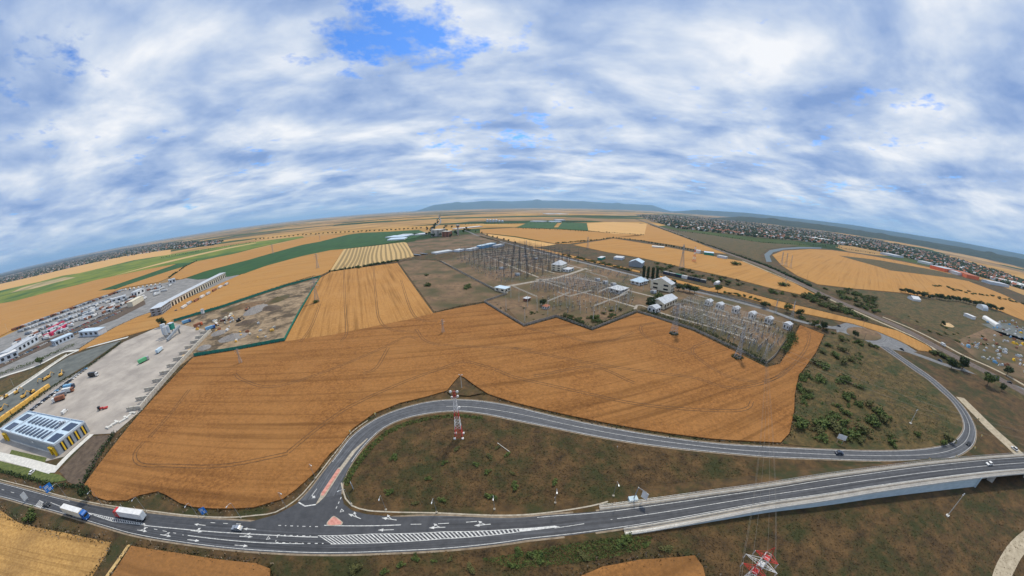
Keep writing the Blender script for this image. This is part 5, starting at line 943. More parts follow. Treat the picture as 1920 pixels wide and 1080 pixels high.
for i, px in enumerate(((783, 479), (796, 477))):
    g = G(px); m = MB(); m.box((0, 0, 1.8), (18, 12, .2), 'solar', .5, .25); m.tube((0, 0, 0), (0, 0, 1.7), .2, 'steel'); tag(obj('solar_table', m.mesh('solar_table'), None, (g.x, g.y, 0)), ('left', 'right')[i] + ' tilted solar table behind the fallow field', 'solar panel')
# the depot on the left
house('dock_hall', (322, 576), (318, 568), (424, 519), 9, 'cream', 'roof_white', 'very long cream dock hall with white roof beside the wheat', 'flat', (0, 0), door=False, depth=11, over=1.2)
a, u, n, lu, lv = frame_of((322, 576), (318, 568), (424, 519)); dh = [o for o in bpy.data.objects if o.name.startswith('dock_hall')][0]
for i in range(24): m = MB(); q = u * (lu * (i + .5) / 24) - n * .1; m.box((q.x, q.y, 3.2), (lu / 24 * .5, .3, 6.2), 'black', math.atan2(u.y, u.x)); m.build('dock_door', dh)
house('office', (305, 590), (290, 580), (322, 577), 10, 'grey_clad', 'light_clad', 'dark banded office block at the near end of the dock hall', 'flat', (6, 3), depth=16)
house('shed', (105, 649), (80, 643), (140, 634), 6, 'light_clad', 'roof_blue', 'pale blue flat-roofed shed left part at the field tip', 'flat', (5, 1), depth=14); house('shed', (150, 632), (148, 629), (186, 630), 6.5, 'light_clad', 'roof_blue', 'pale blue shed right part beside the wheat tip', 'flat', (4, 1), depth=12)
house('depot_hall', (20, 672), (0, 660), (74, 640), 8, 'light_clad', 'roof_white', 'grey depot hall with dark openings at far left', 'flat', (7, 1), depth=16); house('depot_hall', (-10, 688), (-30, 680), (36, 668), 7, 'light_clad', 'white_paint', 'white-roofed depot hall at the left frame edge', 'flat', (4, 1), depth=14)
house('depot_hall', (250, 575), (246, 570), (270, 563), 8, 'cream', 'cream', 'long pale cream hall end beside the earth bank', 'flat', (0, 0), depth=10, door=False); house('depot_hall', (210, 570), (205, 563), (238, 562), 8, 'white_paint', 'roof_white', 'white cube hall among the parked lorries', 'flat', (3, 1), depth=14); house('depot_hall', (258, 556), (255, 551), (272, 548), 9, 'white_paint', 'roof_white', 'white cube hall nearer the long dock hall', 'flat', (2, 1), depth=12); house('depot_hall', (318, 533), (316, 529), (330, 530), 9, 'white_paint', 'roof_white', 'small white hall at the upper end of the depot', 'flat', (2, 1), depth=12)
# lorries and cars standing in the depot
def lorry_mesh(box, cab, ln=11.0):
    m = MB(); m.box((-1, 0, 2.3), (ln, 2.5, 2.7), box); m.box((ln / 2 + .4, 0, 1.9), (2.0, 2.4, 2.7), cab); m.box((ln / 2 + 1.42, 0, 2.4), (.06, 2.1, .9), 'dark_glass'); m.box((0, 0, .7), (ln + 1.5, 1.6, .5), 'tyre')
    for x in (-ln / 2 + 1, -ln / 2 + 2.3, ln / 2 + .4): m.tube((x, -1.2, .5), (x, 1.2, .5), .5, 'tyre', 8)
    return m.mesh('parked_lorry')
LM = {k_: lorry_mesh(*k_) for k_ in (('white_paint', 'white_paint'), ('white_paint', 'dark_blue_paint'), ('roof_white', 'silver'), ('light_clad', 'black'), ('rust', 'black'), ('grey_clad', 'white_paint'))}
LN = {('white_paint', 'white_paint'): 'white lorry with white cab', ('white_paint', 'dark_blue_paint'): 'white lorry with dark cab', ('roof_white', 'silver'): 'pale lorry with silver cab', ('light_clad', 'black'): 'grey-blue lorry with black cab', ('rust', 'black'): 'rust-brown lorry with black cab', ('grey_clad', 'white_paint'): 'dark grey lorry with white cab'}
kk = list(LM); rr = random.Random(4)
for r_, (p, q, n_) in enumerate((((28, 619), (228, 546), 34), ((40, 622), (205, 563), 26), ((52, 627), (185, 580), 22), ((72, 630), (160, 596), 14), ((236, 545), (300, 534), 9))):
    hd = heading(p, q) + math.pi / 2
    for i, px in enumerate(along([p, q], n_, .4, r_)):
        k_ = kk[4] if r_ == 0 and rr.random() < .45 else rr.choice(kk[:4] + [kk[0], kk[5]]); g = G(px); o = obj('parked_lorry', LM[k_], None, (g.x, g.y, .1), hd + .5 + (math.pi if rr.random() < .3 else 0)); tag(o, LN[k_] + ' in the ' + ('outermost', 'second', 'third', 'innermost', 'upper')[r_] + ' depot row', 'lorry', 'lorries parked in the depot')
for i, px in enumerate(scatter_px([(30, 640), (120, 600), (200, 566), (290, 540), (330, 535), (300, 552), (230, 575), (120, 622), (60, 650), (20, 662)], 110, 61)):
    k_ = rr.choice(kk[:4] + [kk[0], kk[5], kk[4]]); g = G(px); tag(obj('parked_lorry', LM[k_], None, (g.x, g.y, .1), heading((30, 640), (290, 540)) + rr.choice((.5, 1.2, 2.0, 3.6, 0))), LN[k_] + ' standing loose between the depot rows', 'lorry', 'loose lorries in the depot')
for i, (p, q) in enumerate((((92, 622), (122, 606)), ((98, 630), (128, 612)), ((84, 634), (112, 622)))): house('crimson_trailer', p, (p[0] - 2, p[1] - 3), q, 4, 'crimson', 'crimson', ('upper', 'middle', 'lower')[i] + ' crimson trailer in the depot', 'flat', cat='trailer', depth=3.5, over=.05, door=False)
def small_car(paint):
    m = MB(); m.box((0, 0, .6), (4.3, 1.8, .65), paint); m.extr([(1.0, .92), (.4, 1.45), (-1.2, 1.45), (-1.8, .92)], -.78, .78, 'dark_glass'); m.box((0, -.4, 1.46), (1.4, 1.5, .05), paint); m.tube((-1.3, -.92, .33), (-1.3, .92, .33), .33, 'tyre', 8); m.tube((1.3, -.92, .33), (1.3, .92, .33), .33, 'tyre', 8)
    b = m.mesh('parked_car'); return b
SC = {p: small_car(p) for p in ('white_paint', 'silver', 'black', 'dark_blue_paint', 'red', 'sky_blue')}
SN = {'white_paint': 'white', 'silver': 'silver', 'black': 'black', 'dark_blue_paint': 'dark blue', 'red': 'red', 'sky_blue': 'pale blue'}
for p, q, n_, where, grp in (((160, 693), (32, 791), 27, 'parked along the hedge of the concrete yard', 'cars along the yard hedge'), ((225, 578), (120, 626), 30, 'in the upper depot car row', 'cars in the depot'), ((228, 584), (125, 632), 26, 'in the lower depot car row', 'cars in the depot'), ((95, 640), (10, 682), 22, 'below the depot hall', 'cars in the depot'), ((330, 583), (420, 536), 10, 'in front of the dock hall', 'cars by the dock hall')):
    hd = heading(p, q) + math.pi / 2 + .25
    for px in along([p, q], n_, .3, n_):
        c = rr.choice(('white_paint', 'silver', 'black', 'dark_blue_paint', 'white_paint', 'sky_blue', 'silver', 'red' if 'depot' in where else 'black')); g = G(px); tag(obj('parked_car', SC[c], None, (g.x, g.y, .14), hd), SN[c] + ' car ' + where, 'car', grp)
for i, px in enumerate(along([(345, 577), (425, 534)], 8, 1, 2)): g = G(px); k_ = kk[(i * 2) % 6]; tag(obj('parked_lorry', LM[k_], None, (g.x, g.y, .1), heading((322, 576), (424, 519))), LN[k_] + ' standing along the dock hall', 'lorry', 'lorries at the dock hall')
# ------------------------------------------------------------------ concrete yard
bins = empty('aggregate_bins', tuple(G((264, 770)))); tag(bins, 'long block wall with open gravel bins beside the ripe field', 'storage bins'); o0 = G((264, 770)); e0 = G((396, 622)); ax = (e0 - o0); Lb = ax.length; ax.normalize(); nx_ = Vector((-ax.y, ax.x, 0)); ang = math.atan2(ax.y, ax.x)
if (G((200, 740)) - o0).dot(nx_) < 0: nx_ = -nx_
blk = MB(); blk.box((0, 0, .5), (1.94, 1.0, .98), 'block_concrete'); BLK = blk.mesh('block'); nb = int(Lb / 2)
for r_ in range(3):
    for i in range(nb):
        p = ax * (2 * i + 1 + (r_ % 2) * .6) + nx_ * random.uniform(-.04, .04); o = obj('block', BLK, bins, (p.x, p.y, r_ * 1.0), ang)
dv = MB(); dv.box((5.5, 0, 1.3), (11, .9, 2.6), 'block_concrete'); DIV = dv.mesh('divider')
for i in range(12): p = ax * (2 + i * (Lb - 4) / 11); o = obj('divider', DIV, bins, (p.x, p.y, 0), math.atan2(nx_.y, nx_.x))
def heap(px, r, h, m, label, sx=1.0, z=.1, rz=0.0):
    bm = bmesh.new(); bmesh.ops.create_icosphere(bm, subdivisions=3, radius=1); q = random.Random(int(px[0]))
    for v in bm.verts:
        d = max(0, 1 - math.hypot(v.co.x, v.co.y)); v.co.z = max(-.05, d * 1.2 * (1 if v.co.z > 0 else -.02)); v.co.x += q.uniform(-.05, .05); v.co.y += q.uniform(-.05, .05); v.co.z *= q.uniform(.85, 1.15)
    me = bpy.data.meshes.new('heap'); bm.to_mesh(me); bm.free(); me.materials.append(MAT[m]); g = G(px); o = obj('gravel_heap', me, None, (g.x, g.y, z), rz); o.scale = (r * sx, r, h); return tag(o, label, 'heap')
for i in range(11):
    p = o0 + ax * (2 + (i + .5) * (Lb - 4) / 11) + nx_ * 4
    bm = None; g2 = p
    me = [o for o in bpy.data.objects if o.name.startswith('gravel_heap')]
    if not me: heap((410, 625), 8, 2.6, 'gravel_pile', 'grey gravel heap just behind the top of the block wall'); me = [o for o in bpy.data.objects if o.name.startswith('gravel_heap')]
    o = me[0].copy(); d_ = me[0].data.copy(); d_.materials.clear(); d_.materials.append(MAT['sand' if i in (6, 7) else 'gravel_pile']); o.data = d_; COL.objects.link(o); o.location = (p.x, p.y, .1); o.scale = (3.6, 3.4, 1.6); o['label'] = ('sand' if i in (6, 7) else 'gravel') + ' heap filling the ' + ('first', 'second', 'third', 'fourth', 'fifth', 'sixth', 'seventh', 'eighth', 'ninth', 'tenth', 'eleventh')[i] + ' bin from the near end'
for px, r, h, m_, lb, sx in (((437, 633), 10, 3, 'gravel_pile', 'broad grey gravel heap beside the block wall', 1.4), ((480, 581), 12, 4, 'gravel_pile', 'long grey heap with pale track beside it', 1.8), ((508, 578), 10, 3, 'bare_soil', 'dark soil heap near the right end of the dirt yard', 1.6), ((455, 575), 14, 3.5, 'brown_earth', 'brown rubble heap along the teal fence', 2.0), ((520, 562), 12, 3, 'brown_earth', 'grey-brown heap in the far corner of the dirt yard', 1.8), ((462, 605), 8, 2.5, 'bare_soil', 'small dark heap in the middle of the dirt yard', 1.5), ((383, 652), 6, 2, 'gravel_pile', 'small gravel heap behind the block wall', 1.3)): heap(px, r, h, m_, lb, sx, .15, random.uniform(0, 3))
# mixing plant
g = G((325, 628)); t = empty('mixing_plant', (g.x, g.y, 0), heading((325, 628), (350, 612))); tag(t, 'concrete mixing plant with silos, hopper tower and sloping conveyor', 'plant')
for i, (x, y) in enumerate(((-6, 6), (-1, 8), (-9, 1), (-3, 2))): m = MB(); m.tube((x, y, 4), (x, y, 14 - i), 1.8, ('light_clad', 'white_paint', 'galvanised', 'light_clad')[i], 12); m.tube((x, y, 2), (x, y, 4), .5, 'steel', 10, 1.8); m.tube((x, y, 0), (x, y, 2), .3, 'steel'); m.build('silo', t)
m = MB(); m.box((4, 3, 8), (5, 5, 6), 'teal'); m.box((4, 3, 11.4), (5.4, 5.4, .6), 'light_clad'); m.box((2, 1, 2.5), (.5, .5, 5), 'steel'); m.box((6, 1, 2.5), (.5, .5, 5), 'steel'); m.box((2, 5, 2.5), (.5, .5, 5), 'steel'); m.box((6, 5, 2.5), (.5, .5, 5), 'steel'); m.build('hopper_tower', t)
m = MB(); m.box((-7, -7, 4.4), (24, 2.2, 2.0), 'grey_clad', 0, -.22); m.box((-16, -7, 1.1), (.5, 2, 2.2), 'steel'); m.box((2, -7, 3.2), (.5, 2, 6.4), 'steel'); m.build('conveyor', t)
for i, (px, to, bx, cb, lb) in enumerate((((131, 729), (140, 727), 'sky_blue', 'dark_blue_paint', 'blue tipper lorry in the line on the concrete yard'), ((129, 736), (138, 734), 'white_paint', 'rust', 'white box lorry in the line on the concrete yard'), ((115, 745), (106, 748), 'silver', 'white_paint', 'silver tipper lorry nearest the warehouse'), ((112, 752), (103, 755), 'rust', 'white_paint', 'rusty flatbed lorry behind the warehouse'), ((176, 706), (184, 705), 'black', 'white_paint', 'white pickup lorry with dark bed alone on the yard'), ((270, 679), (284, 672), 'green_paint', 'silver', 'green mixer lorry near the gravel bins'), ((300, 660), (312, 650), 'roof_blue', 'white_paint', 'pale blue tanker lorry near the conveyor'), ((350, 606), (362, 602), 'sky_blue', 'blue', 'blue tipper lorry beside the mixing plant'), ((372, 612), (382, 608), 'rust', 'orange_paint', 'orange-brown lorry below the white tower'), ((395, 618), (404, 615), 'sky_blue', 'blue', 'blue lorry at the top of the block wall'))):
    g = G(px); o = obj('tipper_lorry', lorry_mesh(bx, cb, 7.5), None, (g.x, g.y, .13), heading(px, to)); tag(o, lb, 'lorry')
car((427, 620), (433, 615), 'white_paint', 'white van in the dirt yard', van=True)
g = G((190, 769)); t = empty('tractor', (g.x, g.y, .12), heading((190, 769), (200, 766))); tag(t, 'red tractor with trailer tool alone on the concrete yard', 'tractor')
m = MB(); m.box((.8, 0, 1.2), (2.4, 1.1, 1.0), 'red'); m.build('bonnet', t); m = MB(); m.box((-1, 0, 1.9), (1.6, 1.5, 1.7), 'black'); m.build('cab', t); m = MB(); m.box((3.6, 0, .8), (2.6, 2.0, .7), 'red'); m.build('loader', t)
for x, y, s in ((-1.2, -.9, 1.6), (-1.2, .9, 1.6), (1.5, -.8, 1.0), (1.5, .8, 1.0)): o = obj('wheel', TWHEEL, t, (x, y, .5 * s)); o.scale = (s, 1, s)
g = G((383, 596)); m = MB(); m.box((0, 0, 8), (3.0, 3.0, 5), 'roof_white'); m.tube((-1.2, -1.2, 0), (-1.2, -1.2, 6), .15, 'steel'); m.tube((1.2, 1.2, 0), (1.2, 1.2, 6), .15, 'steel'); m.tube((1.2, -1.2, 0), (1.2, -1.2, 6), .15, 'steel'); m.tube((-1.2, 1.2, 0), (-1.2, 1.2, 6), .15, 'steel'); tag(obj('hopper', m.mesh('hopper'), None, (g.x, g.y, 0), .4), 'white square hopper on legs beside the teal fence', 'hopper')
def excavator(px, to, label, paint='machine_yellow', s=1.0, z=.14):
    g = G(px); t = empty('excavator', (g.x, g.y, z), heading(px, to)); t.scale = (s, s, s); tag(t, label, 'excavator')
    m = MB(); m.box((0, -1.1, .45), (3.8, .6, .9), 'tyre'); m.box((0, 1.1, .45), (3.8, .6, .9), 'tyre'); m.build('track', t); m = MB(); m.box((-.4, 0, 1.6), (3.4, 2.6, 1.3), paint); m.build('body', t); m = MB(); m.box((.9, .7, 2.5), (1.4, 1.1, 1.5), 'dark_glass'); m.build('cab', t); m = MB(); m.tube((1.2, -.3, 1.8), (4.2, -.3, 4.0), .28, paint, 6); m.tube((4.2, -.3, 4.0), (6.0, -.3, 1.6), .22, paint, 6); m.box((6.0, -.3, 1.0), (.9, 1.1, 1.0), 'dark_steel'); m.build('boom', t)
for i, (px, to, lb) in enumerate((((92, 709), (100, 704), 'yellow excavator at the top of the asphalt lot'), ((84, 714), (76, 718), 'yellow excavator left of the topmost one in the lot'), ((115, 705), (120, 700), 'yellow excavator against the hedge of the lot'), ((62, 737), (55, 741), 'yellow excavator in the middle of the lot'), ((45, 746), (52, 742), 'yellow excavator beside the yellow container row'), ((32, 738), (42, 733), 'yellow excavator on the lower left of the lot'), ((12, 746), (4, 751), 'yellow excavator beside the wall at far left'), ((3, 771), (12, 766), 'yellow excavator at the left frame edge'))): excavator(px, to, lb)
excavator((448, 603), (455, 600), 'black excavator digging on the dark heap in the dirt yard', 'black', 1.1); excavator((463, 582), (470, 578), 'brown excavator between two heaps in the dirt yard', 'rust', 1.0)
cb = MB(); cb.box((0, 0, 1.4), (6.0, 2.6, 2.7), 'machine_yellow'); cb.box((3.02, 0, 1.3), (.05, 2.0, 2.2), 'rust'); cb.box((0, 0, 2.78), (5.8, 2.4, .08), 'machine_yellow'); CB = cb.mesh('yellow_container')
for i, px in enumerate(along([(88, 729), (50, 757), (0, 792)], 11, .4, 6)): g = G(px); tag(obj('yellow_container', CB, None, (g.x, g.y, .14), heading((88, 729), (0, 792)) + random.uniform(-.1, .1)), 'yellow container in the row along the yard hedge', 'container', 'yellow containers along the hedge')
cr = MB(); cr.box((0, 0, 2.2), (9, 2.4, 1.2), 'pale_concrete', 0, -.3); cr.box((-2, 0, 1.2), (4, 2.4, 2.0), 'rust'); cr.box((3, 0, 3.2), (3, 2.8, 2.0), 'cream'); cr.tube((-4, 1, .4), (-4, -1, .4), .5, 'tyre', 8); cr.tube((1, 1, .4), (1, -1, .4), .5, 'tyre', 8); CR = cr.mesh('stone_crusher')
for px, rz, lb in (((420, 602), .5, 'pale stone crusher with sloping belt in the dirt yard'), ((432, 596), 1.9, 'pale stone crusher nearer the teal fence'), ((407, 610), 2.8, 'pale stone crusher beside the blue lorry')): g = G(px); tag(obj('stone_crusher', CR, None, (g.x, g.y, .16), rz), lb, 'crusher')
for i, px in enumerate(along([(205, 803), (235, 785), (250, 775)], 12, 5, 3)): g = G(px); m = MB(); m.box((0, 0, .5), (random.uniform(2, 5), 1.4, random.uniform(.5, 1.1)), 'pale_concrete'); tag(obj('concrete_slab', m.mesh('concrete_slab'), None, (g.x, g.y, .1), random.uniform(0, 3)), 'pale concrete slab lying at the near end of the bins', 'slab', 'slabs at the end of the bins')
for i, px in enumerate(along([(58, 775), (104, 783)], 8, 3, 3)): g = G(px); m = MB(); m.box((0, 0, .4), (random.uniform(2, 6), .8, .8), 'rust'); tag(obj('steel_scrap', m.mesh('steel_scrap'), None, (g.x, g.y, .12), random.uniform(-.4, .6)), 'rusty steel piece stacked behind the warehouse', 'scrap', 'rusty steel behind the warehouse')
for i, px in enumerate(scatter_px([(345, 612), (400, 598), (440, 590), (455, 600), (425, 618), (400, 622), (370, 622)], 26, 81) + scatter_px([(410, 635), (470, 610), (520, 600), (520, 628), (440, 648)], 12, 82)):
    g = G(px); mm_ = sc0.choice(('pale_concrete', 'rust', 'galvanised', 'block_concrete', 'machine_yellow')); m = MB(); w_, d_, h_ = sc0.uniform(1.2, 4), sc0.uniform(1, 2.2), sc0.uniform(.6, 2.0); m.box((0, 0, h_ / 2), (w_, d_, h_), mm_); m.box((.2, .1, h_ + .2), (w_ * .6, d_ * .7, .4), mm_, .3); tag(obj('material_stack', m.mesh('material_stack'), None, (g.x, g.y, .16), sc0.uniform(0, 3)), {'pale_concrete': 'pale', 'rust': 'rusty', 'galvanised': 'grey metal', 'block_concrete': 'stone-coloured', 'machine_yellow': 'yellow'}[mm_] + ' stack of material in the dirt yard', 'stack', 'material stacks in the dirt yard')
# ------------------------------------------------------------------ fences and walls of panels
def panel_fence(name, px, h, step, m, label, th=.12, cat='fence'):
    p = dense([G(q) for q in px], 1.0, False); tot = sum((b - a).length for a, b in zip(p, p[1:])); n = max(2, int(tot / step)); p = resample(p, n + 1)
    t = empty(name, tuple(p[0])); tag(t, label, cat); mb = MB(); mb.box((0, 0, h / 2), (1, th, h), m); P = mb.mesh('panel'); mb = MB(); mb.box((0, 0, h / 2 + .05), (.22, .22, h + .1), 'concrete' if m != 'teal' else 'dark_steel'); Q = mb.mesh('post')
    for i, (a, b) in enumerate(zip(p, p[1:])):
        d = b - a; c = (a + b) / 2 - p[0]; o = obj('panel', P, t, (c.x, c.y, 0), math.atan2(d.y, d.x)); o.scale = (d.length - .06, 1, 1 + .02 * (i % 3)); obj('post', Q, t, tuple(a - p[0]), math.atan2(d.y, d.x))
panel_fence('mesh_fence', [(364, 668), (440, 656), (534, 638.5)], 2.6, 4, 'teal', 'teal screen fence along the lower side of the dirt yard'); panel_fence('mesh_fence', [(534, 638.5), (561.5, 586), (601, 520)], 2.6, 5, 'teal', 'teal screen fence climbing along the ripe field'); panel_fence('mesh_fence', [(601, 519), (533, 537.5), (467, 559.5), (417, 576.5), (326, 603)], 2.8, 6, 'teal', 'teal screen fence along the upper side of the dirt yard')
PW = 1
panel_fence('panel_wall', [(825, 490), (880, 519), (935, 548)], 2.2, 5, 'worn_concrete', 'concrete panel wall between fallow field and substation', cat='wall'); panel_fence('panel_wall', [(950, 552), (908, 566.5), (945, 589), (982, 611.5), (1043, 594)], 2.2, 3.5, 'worn_concrete', 'concrete panel wall round the left notch of the substation', cat='wall'); panel_fence('panel_wall', [(1043, 594), (1110, 618), (1193, 585)], 2.0, 3.5, 'worn_concrete', 'concrete panel wall round the middle notch of the substation', cat='wall'); panel_fence('panel_wall', [(1196, 585), (1300, 618), (1436, 682), (1452, 669), (1474, 638), (1488, 608)], 1.8, 4, 'worn_concrete', 'concrete panel wall round the right part of the substation', cat='wall'); panel_fence('panel_wall', [(1000, 467), (1080, 487.5), (1180, 511), (1240, 527), (1302, 543), (1350, 555), (1442, 580)], 2.0, 7, 'worn_concrete', 'concrete panel wall along the north road', cat='wall')
panel_fence('lot_wall', [(-40, 772), (0, 750), (60, 710), (126, 666)], 1.6, 4, 'pale_concrete', 'low pale wall along the asphalt lot', cat='wall')
# ------------------------------------------------------------------ substation gear
def gantry(bases, h, label, m='pole_concrete', dark=False, group=None):
    p = [G(b) for b in bases]; t = empty('gantry', tuple(p[0])); tag(t, label, 'gantry', group)
    for q in p:
        a = MB(); d = q - p[0]; a.tube((d.x, d.y, 0), (d.x, d.y, h + (2.5 if dark else 0)), .30 if not dark else .42, m, 6, .17); a.build('column', t)
    for a_, b_ in zip(p, p[1:]):
        mb = MB(); a, b = a_ - p[0] + Vector((0, 0, h - .3)), b_ - p[0] + Vector((0, 0, h - .3)); s = (b - a).normalized().cross(Vector((0, 0, 1))) * .45; n = max(3, int((b - a).length / 2.2))
        for q in (s, -s, Vector((0, 0, .8))): mb.tube(a + q, b + q, .11, m, 4)
        for i in range(n): u0, u1 = a.lerp(b, i / n), a.lerp(b, (i + 1) / n); mb.tube(u0 + s, u1 + Vector((0, 0, .8)), .06, m, 3); mb.tube(u0 - s, u1 + Vector((0, 0, .8)), .06, m, 3); mb.tube(u0 + s, u1 - s, .06, m, 3)
        bo = mb.build('beam', t)
        for i in range(3): q = a.lerp(b, (i + .5) / 3); mb = MB(); mb.tube(q, q - Vector((0, 0, 2.0)), .12, 'rust', 6); mb.build('insulator', bo)
    return t
for bs, lb in (([(958, 558), (973, 566), (1007, 583)], 'three-column pale gantry nearest the gatehouse'), ([(1027, 592), (1068, 573)], 'tall pale gantry behind the pale hut'), ([(1045, 573), (1066, 582)], 'short pale gantry behind the dark tree'), ([(1066, 582), (1108, 569)], 'pale gantry across the middle of the near yard'), ([(1112, 602), (1154, 584), (1175, 574)], 'pale gantry nearest the middle notch'), ([(1098, 528), (1138, 542)], 'pale gantry left of the flat-roofed white house'), ([(1120, 573), (1140, 563)], 'small pale gantry beside the yard lane'), ([(1160, 580), (1178, 567)], 'pale gantry left of the steep white roof'), ([(1010, 545), (1060, 556)], 'wide pale gantry before the cream control building'), ([(1076, 540), (1120, 552)], 'wide pale gantry right of the yard crossroads')): gantry(bs, 14, lb)
for px, lb in (((949, 584), 'lone pale mast near the left notch'), ((984, 604), 'lone pale mast at the tip of the left notch'), ((989, 576), 'lone pale mast beside the reddish hut'), ((1087, 576), 'lone pale mast in the middle yard'), ((1233, 562), 'lone pale mast behind the dark trees'), ((1206, 545), 'lone pale mast before the hipped house')):
    g = G(px); m = MB(); m.tube((0, 0, 0), (0, 0, 14.5), .3, 'pole_concrete', 6, .16); m.tube((0, 0, 14.5), (0, 0, 17), .06, 'steel'); tag(obj('lightning_mast', m.mesh('lightning_mast'), None, (g.x, g.y, 0)), lb, 'mast')
UX, VX = Vector((math.cos(R(28.5)), math.sin(R(28.5)), 0)), Vector((math.cos(R(-61)), math.sin(R(-61)), 0))
def grid(poly, du, dv, seed, jit=.6):
    pts = [G(p) for p in poly]; c = sum(pts, Vector()) / len(pts); P2 = [(p.x, p.y) for p in pts]; rad = max((p - c).length for p in pts); out = []; r = random.Random(seed)
    for i in range(-int(rad / du) - 1, int(rad / du) + 2):
        for j in range(-int(rad / dv) - 1, int(rad / dv) + 2):
            q = c + UX * (i * du + r.uniform(-jit, jit)) + VX * (j * dv + r.uniform(-jit, jit))
            if inside(q.x, q.y, P2): out.append((q, i, j))
    return out
HV = [(850, 488), (905, 474), (985, 470), (1075, 492), (1040, 512), (1000, 518), (950, 538), (915, 520)]
hg = grid(HV, 26, 22, 1, .3); n_ = 0
for q, i, j in hg:
    p2 = q + UX * 24; t = empty('tall_gantry', tuple(q)); tag(t, 'dark tall portal gantry in the far switchyard', 'gantry', 'dark portal gantries')
    for d in (Vector(), UX * 24): a = MB(); a.tube((d.x - .9 * VX.x, d.y - .9 * VX.y, 0), (d.x, d.y, 20), .22, 'dark_steel', 4); a.tube((d.x + .9 * VX.x, d.y + .9 * VX.y, 0), (d.x, d.y, 20), .22, 'dark_steel', 4); a.tube((d.x, d.y, 18), (d.x, d.y, 27), .16, 'dark_steel', 4); a.build('column', t)
    b = MB(); b.tube((0, 0, 19), (p2 - q) + Vector((0, 0, 19)), .28, 'dark_steel', 4); b.tube((0, 0, 20), (p2 - q) + Vector((0, 0, 20)), .2, 'dark_steel', 4); b.build('beam', t)
def gear(kind):
    m = MB()
    if kind == 0: m.tube((0, 0, 0), (0, 0, 2.6), .22, 'steel', 5); m.tube((0, 0, 2.6), (0, 0, 4.8), .3, 'dark_insulator', 6, .18); m.box((0, 0, 4.9), (.6, .6, .25), 'galvanised'); m.box((0, 0, .3), (1.0, 1.0, .6), 'worn_concrete')
    elif kind == 1:
        for x in (-1.4, 0, 1.4): m.tube((x, 0, 0), (x, 0, 3.0), .2, 'steel', 5); m.tube((x, 0, 3.0), (x, 0, 4.8), .26, 'dark_insulator', 6, .16)
        m.box((0, 0, 3.0), (3.0, .3, .25), 'steel'); m.tube((-1.2, 0, 4.4), (1.2, 0, 4.7), .07, 'galvanised', 4)
    else: m.tube((0, 0, 0), (0, 0, 7.5), .2, 'pole_concrete', 5, .13); m.box((0, 0, 7.3), (2.2, .16, .16), 'pole_concrete', .5)
    return m.mesh(('insulator_post', 'isolator_switch', 'bus_support')[kind])
GM = [gear(i) for i in range(3)]; GN = ('insulator_post', 'isolator_switch', 'bus_support')
cnt = [0, 0, 0]
TOT = 0
for poly, du, dv, sd, where in ((HV, 9, 12, 2, 'far left switchyard'), ([(990, 545), (1010, 528), (1080, 518), (1190, 548), (1185, 572), (1120, 560), (1060, 552)], 5.5, 7.5, 3, 'middle switchyard'), ([(995, 560), (1050, 560), (1120, 568), (1165, 578), (1120, 592), (1060, 590), (1010, 580)], 7.5, 10, 6, 'near switchyard'), ([(1248, 592), (1290, 562), (1320, 575), (1480, 622), (1440, 672), (1300, 612)], 4.6, 6.5, 4, 'right switchyard'), ([(1085, 500), (1100, 496), (1200, 522), (1240, 545), (1180, 535)], 7, 8, 5, 'upper switchyard')):
    for q, i, j in grid(poly, du, dv, sd, .5):
        k_ = (0, 1, 0, 2)[(i + 2 * j) % 4]
        if cnt[k_] >= 330: continue
        cnt[k_] += 1; tag(obj(GN[k_], GM[k_], None, tuple(q), R(28.5)), ('dark insulator on a grey post', 'three-legged isolator switch', 'tall pale bus support')[k_] + ' in the ' + where, 'insulator' if k_ == 0 else ('switch' if k_ == 1 else 'support'), ('insulator posts', 'isolator switches', 'bus supports')[k_] + ' in the ' + where)
def transformer(px, label):
    g = G(px); t = empty('transformer', (g.x, g.y, .2), R(28.5)); tag(t, label, 'transformer'); m = MB(); m.box((0, 0, 2), (6, 3, 3.4), 'steel'); m.build('tank', t)
    for s in (-1, 1): m = MB(); m.box((0, s * 2.2, 2), (5, 1, 2.8), 'light_clad'); m.build('radiator', t)
    for x in (-1.8, 0, 1.8): m = MB(); m.tube((x, 0, 3.7), (x, 0, 5.6), .2, 'rust', 6, .12); m.build('bushing', t)
for px, lb in (((1135, 532), 'grey transformer left of the flat-roofed white house'), ((1150, 536), 'grey transformer next to the flat-roofed white house'), ((1120, 527), 'grey transformer farthest from the flat-roofed white house'), ((940, 505), 'grey transformer in the far left switchyard'), ((985, 482), 'grey transformer at the far end of the switchyard'), ((1225, 550), 'grey transformer below the cream hall'), ((1005, 487), 'grey transformer beside the far substation lane'), ((970, 517), 'grey transformer before the yard crossroads')): transformer(px, lb)
for rw_, (p, q) in enumerate((((1262, 587), (1420, 648)), ((1280, 577), (1445, 630)), ((1300, 567), (1470, 622)))):
    pts = along([p, q], 7, 0)
    for i, (a, b) in enumerate(zip(pts[::2], pts[1::2])): gantry([a, b], 9, ('lower', 'middle', 'upper')[rw_] + ' row gantry number ' + ('one', 'two', 'three')[i] + ' from the left in the right switchyard')
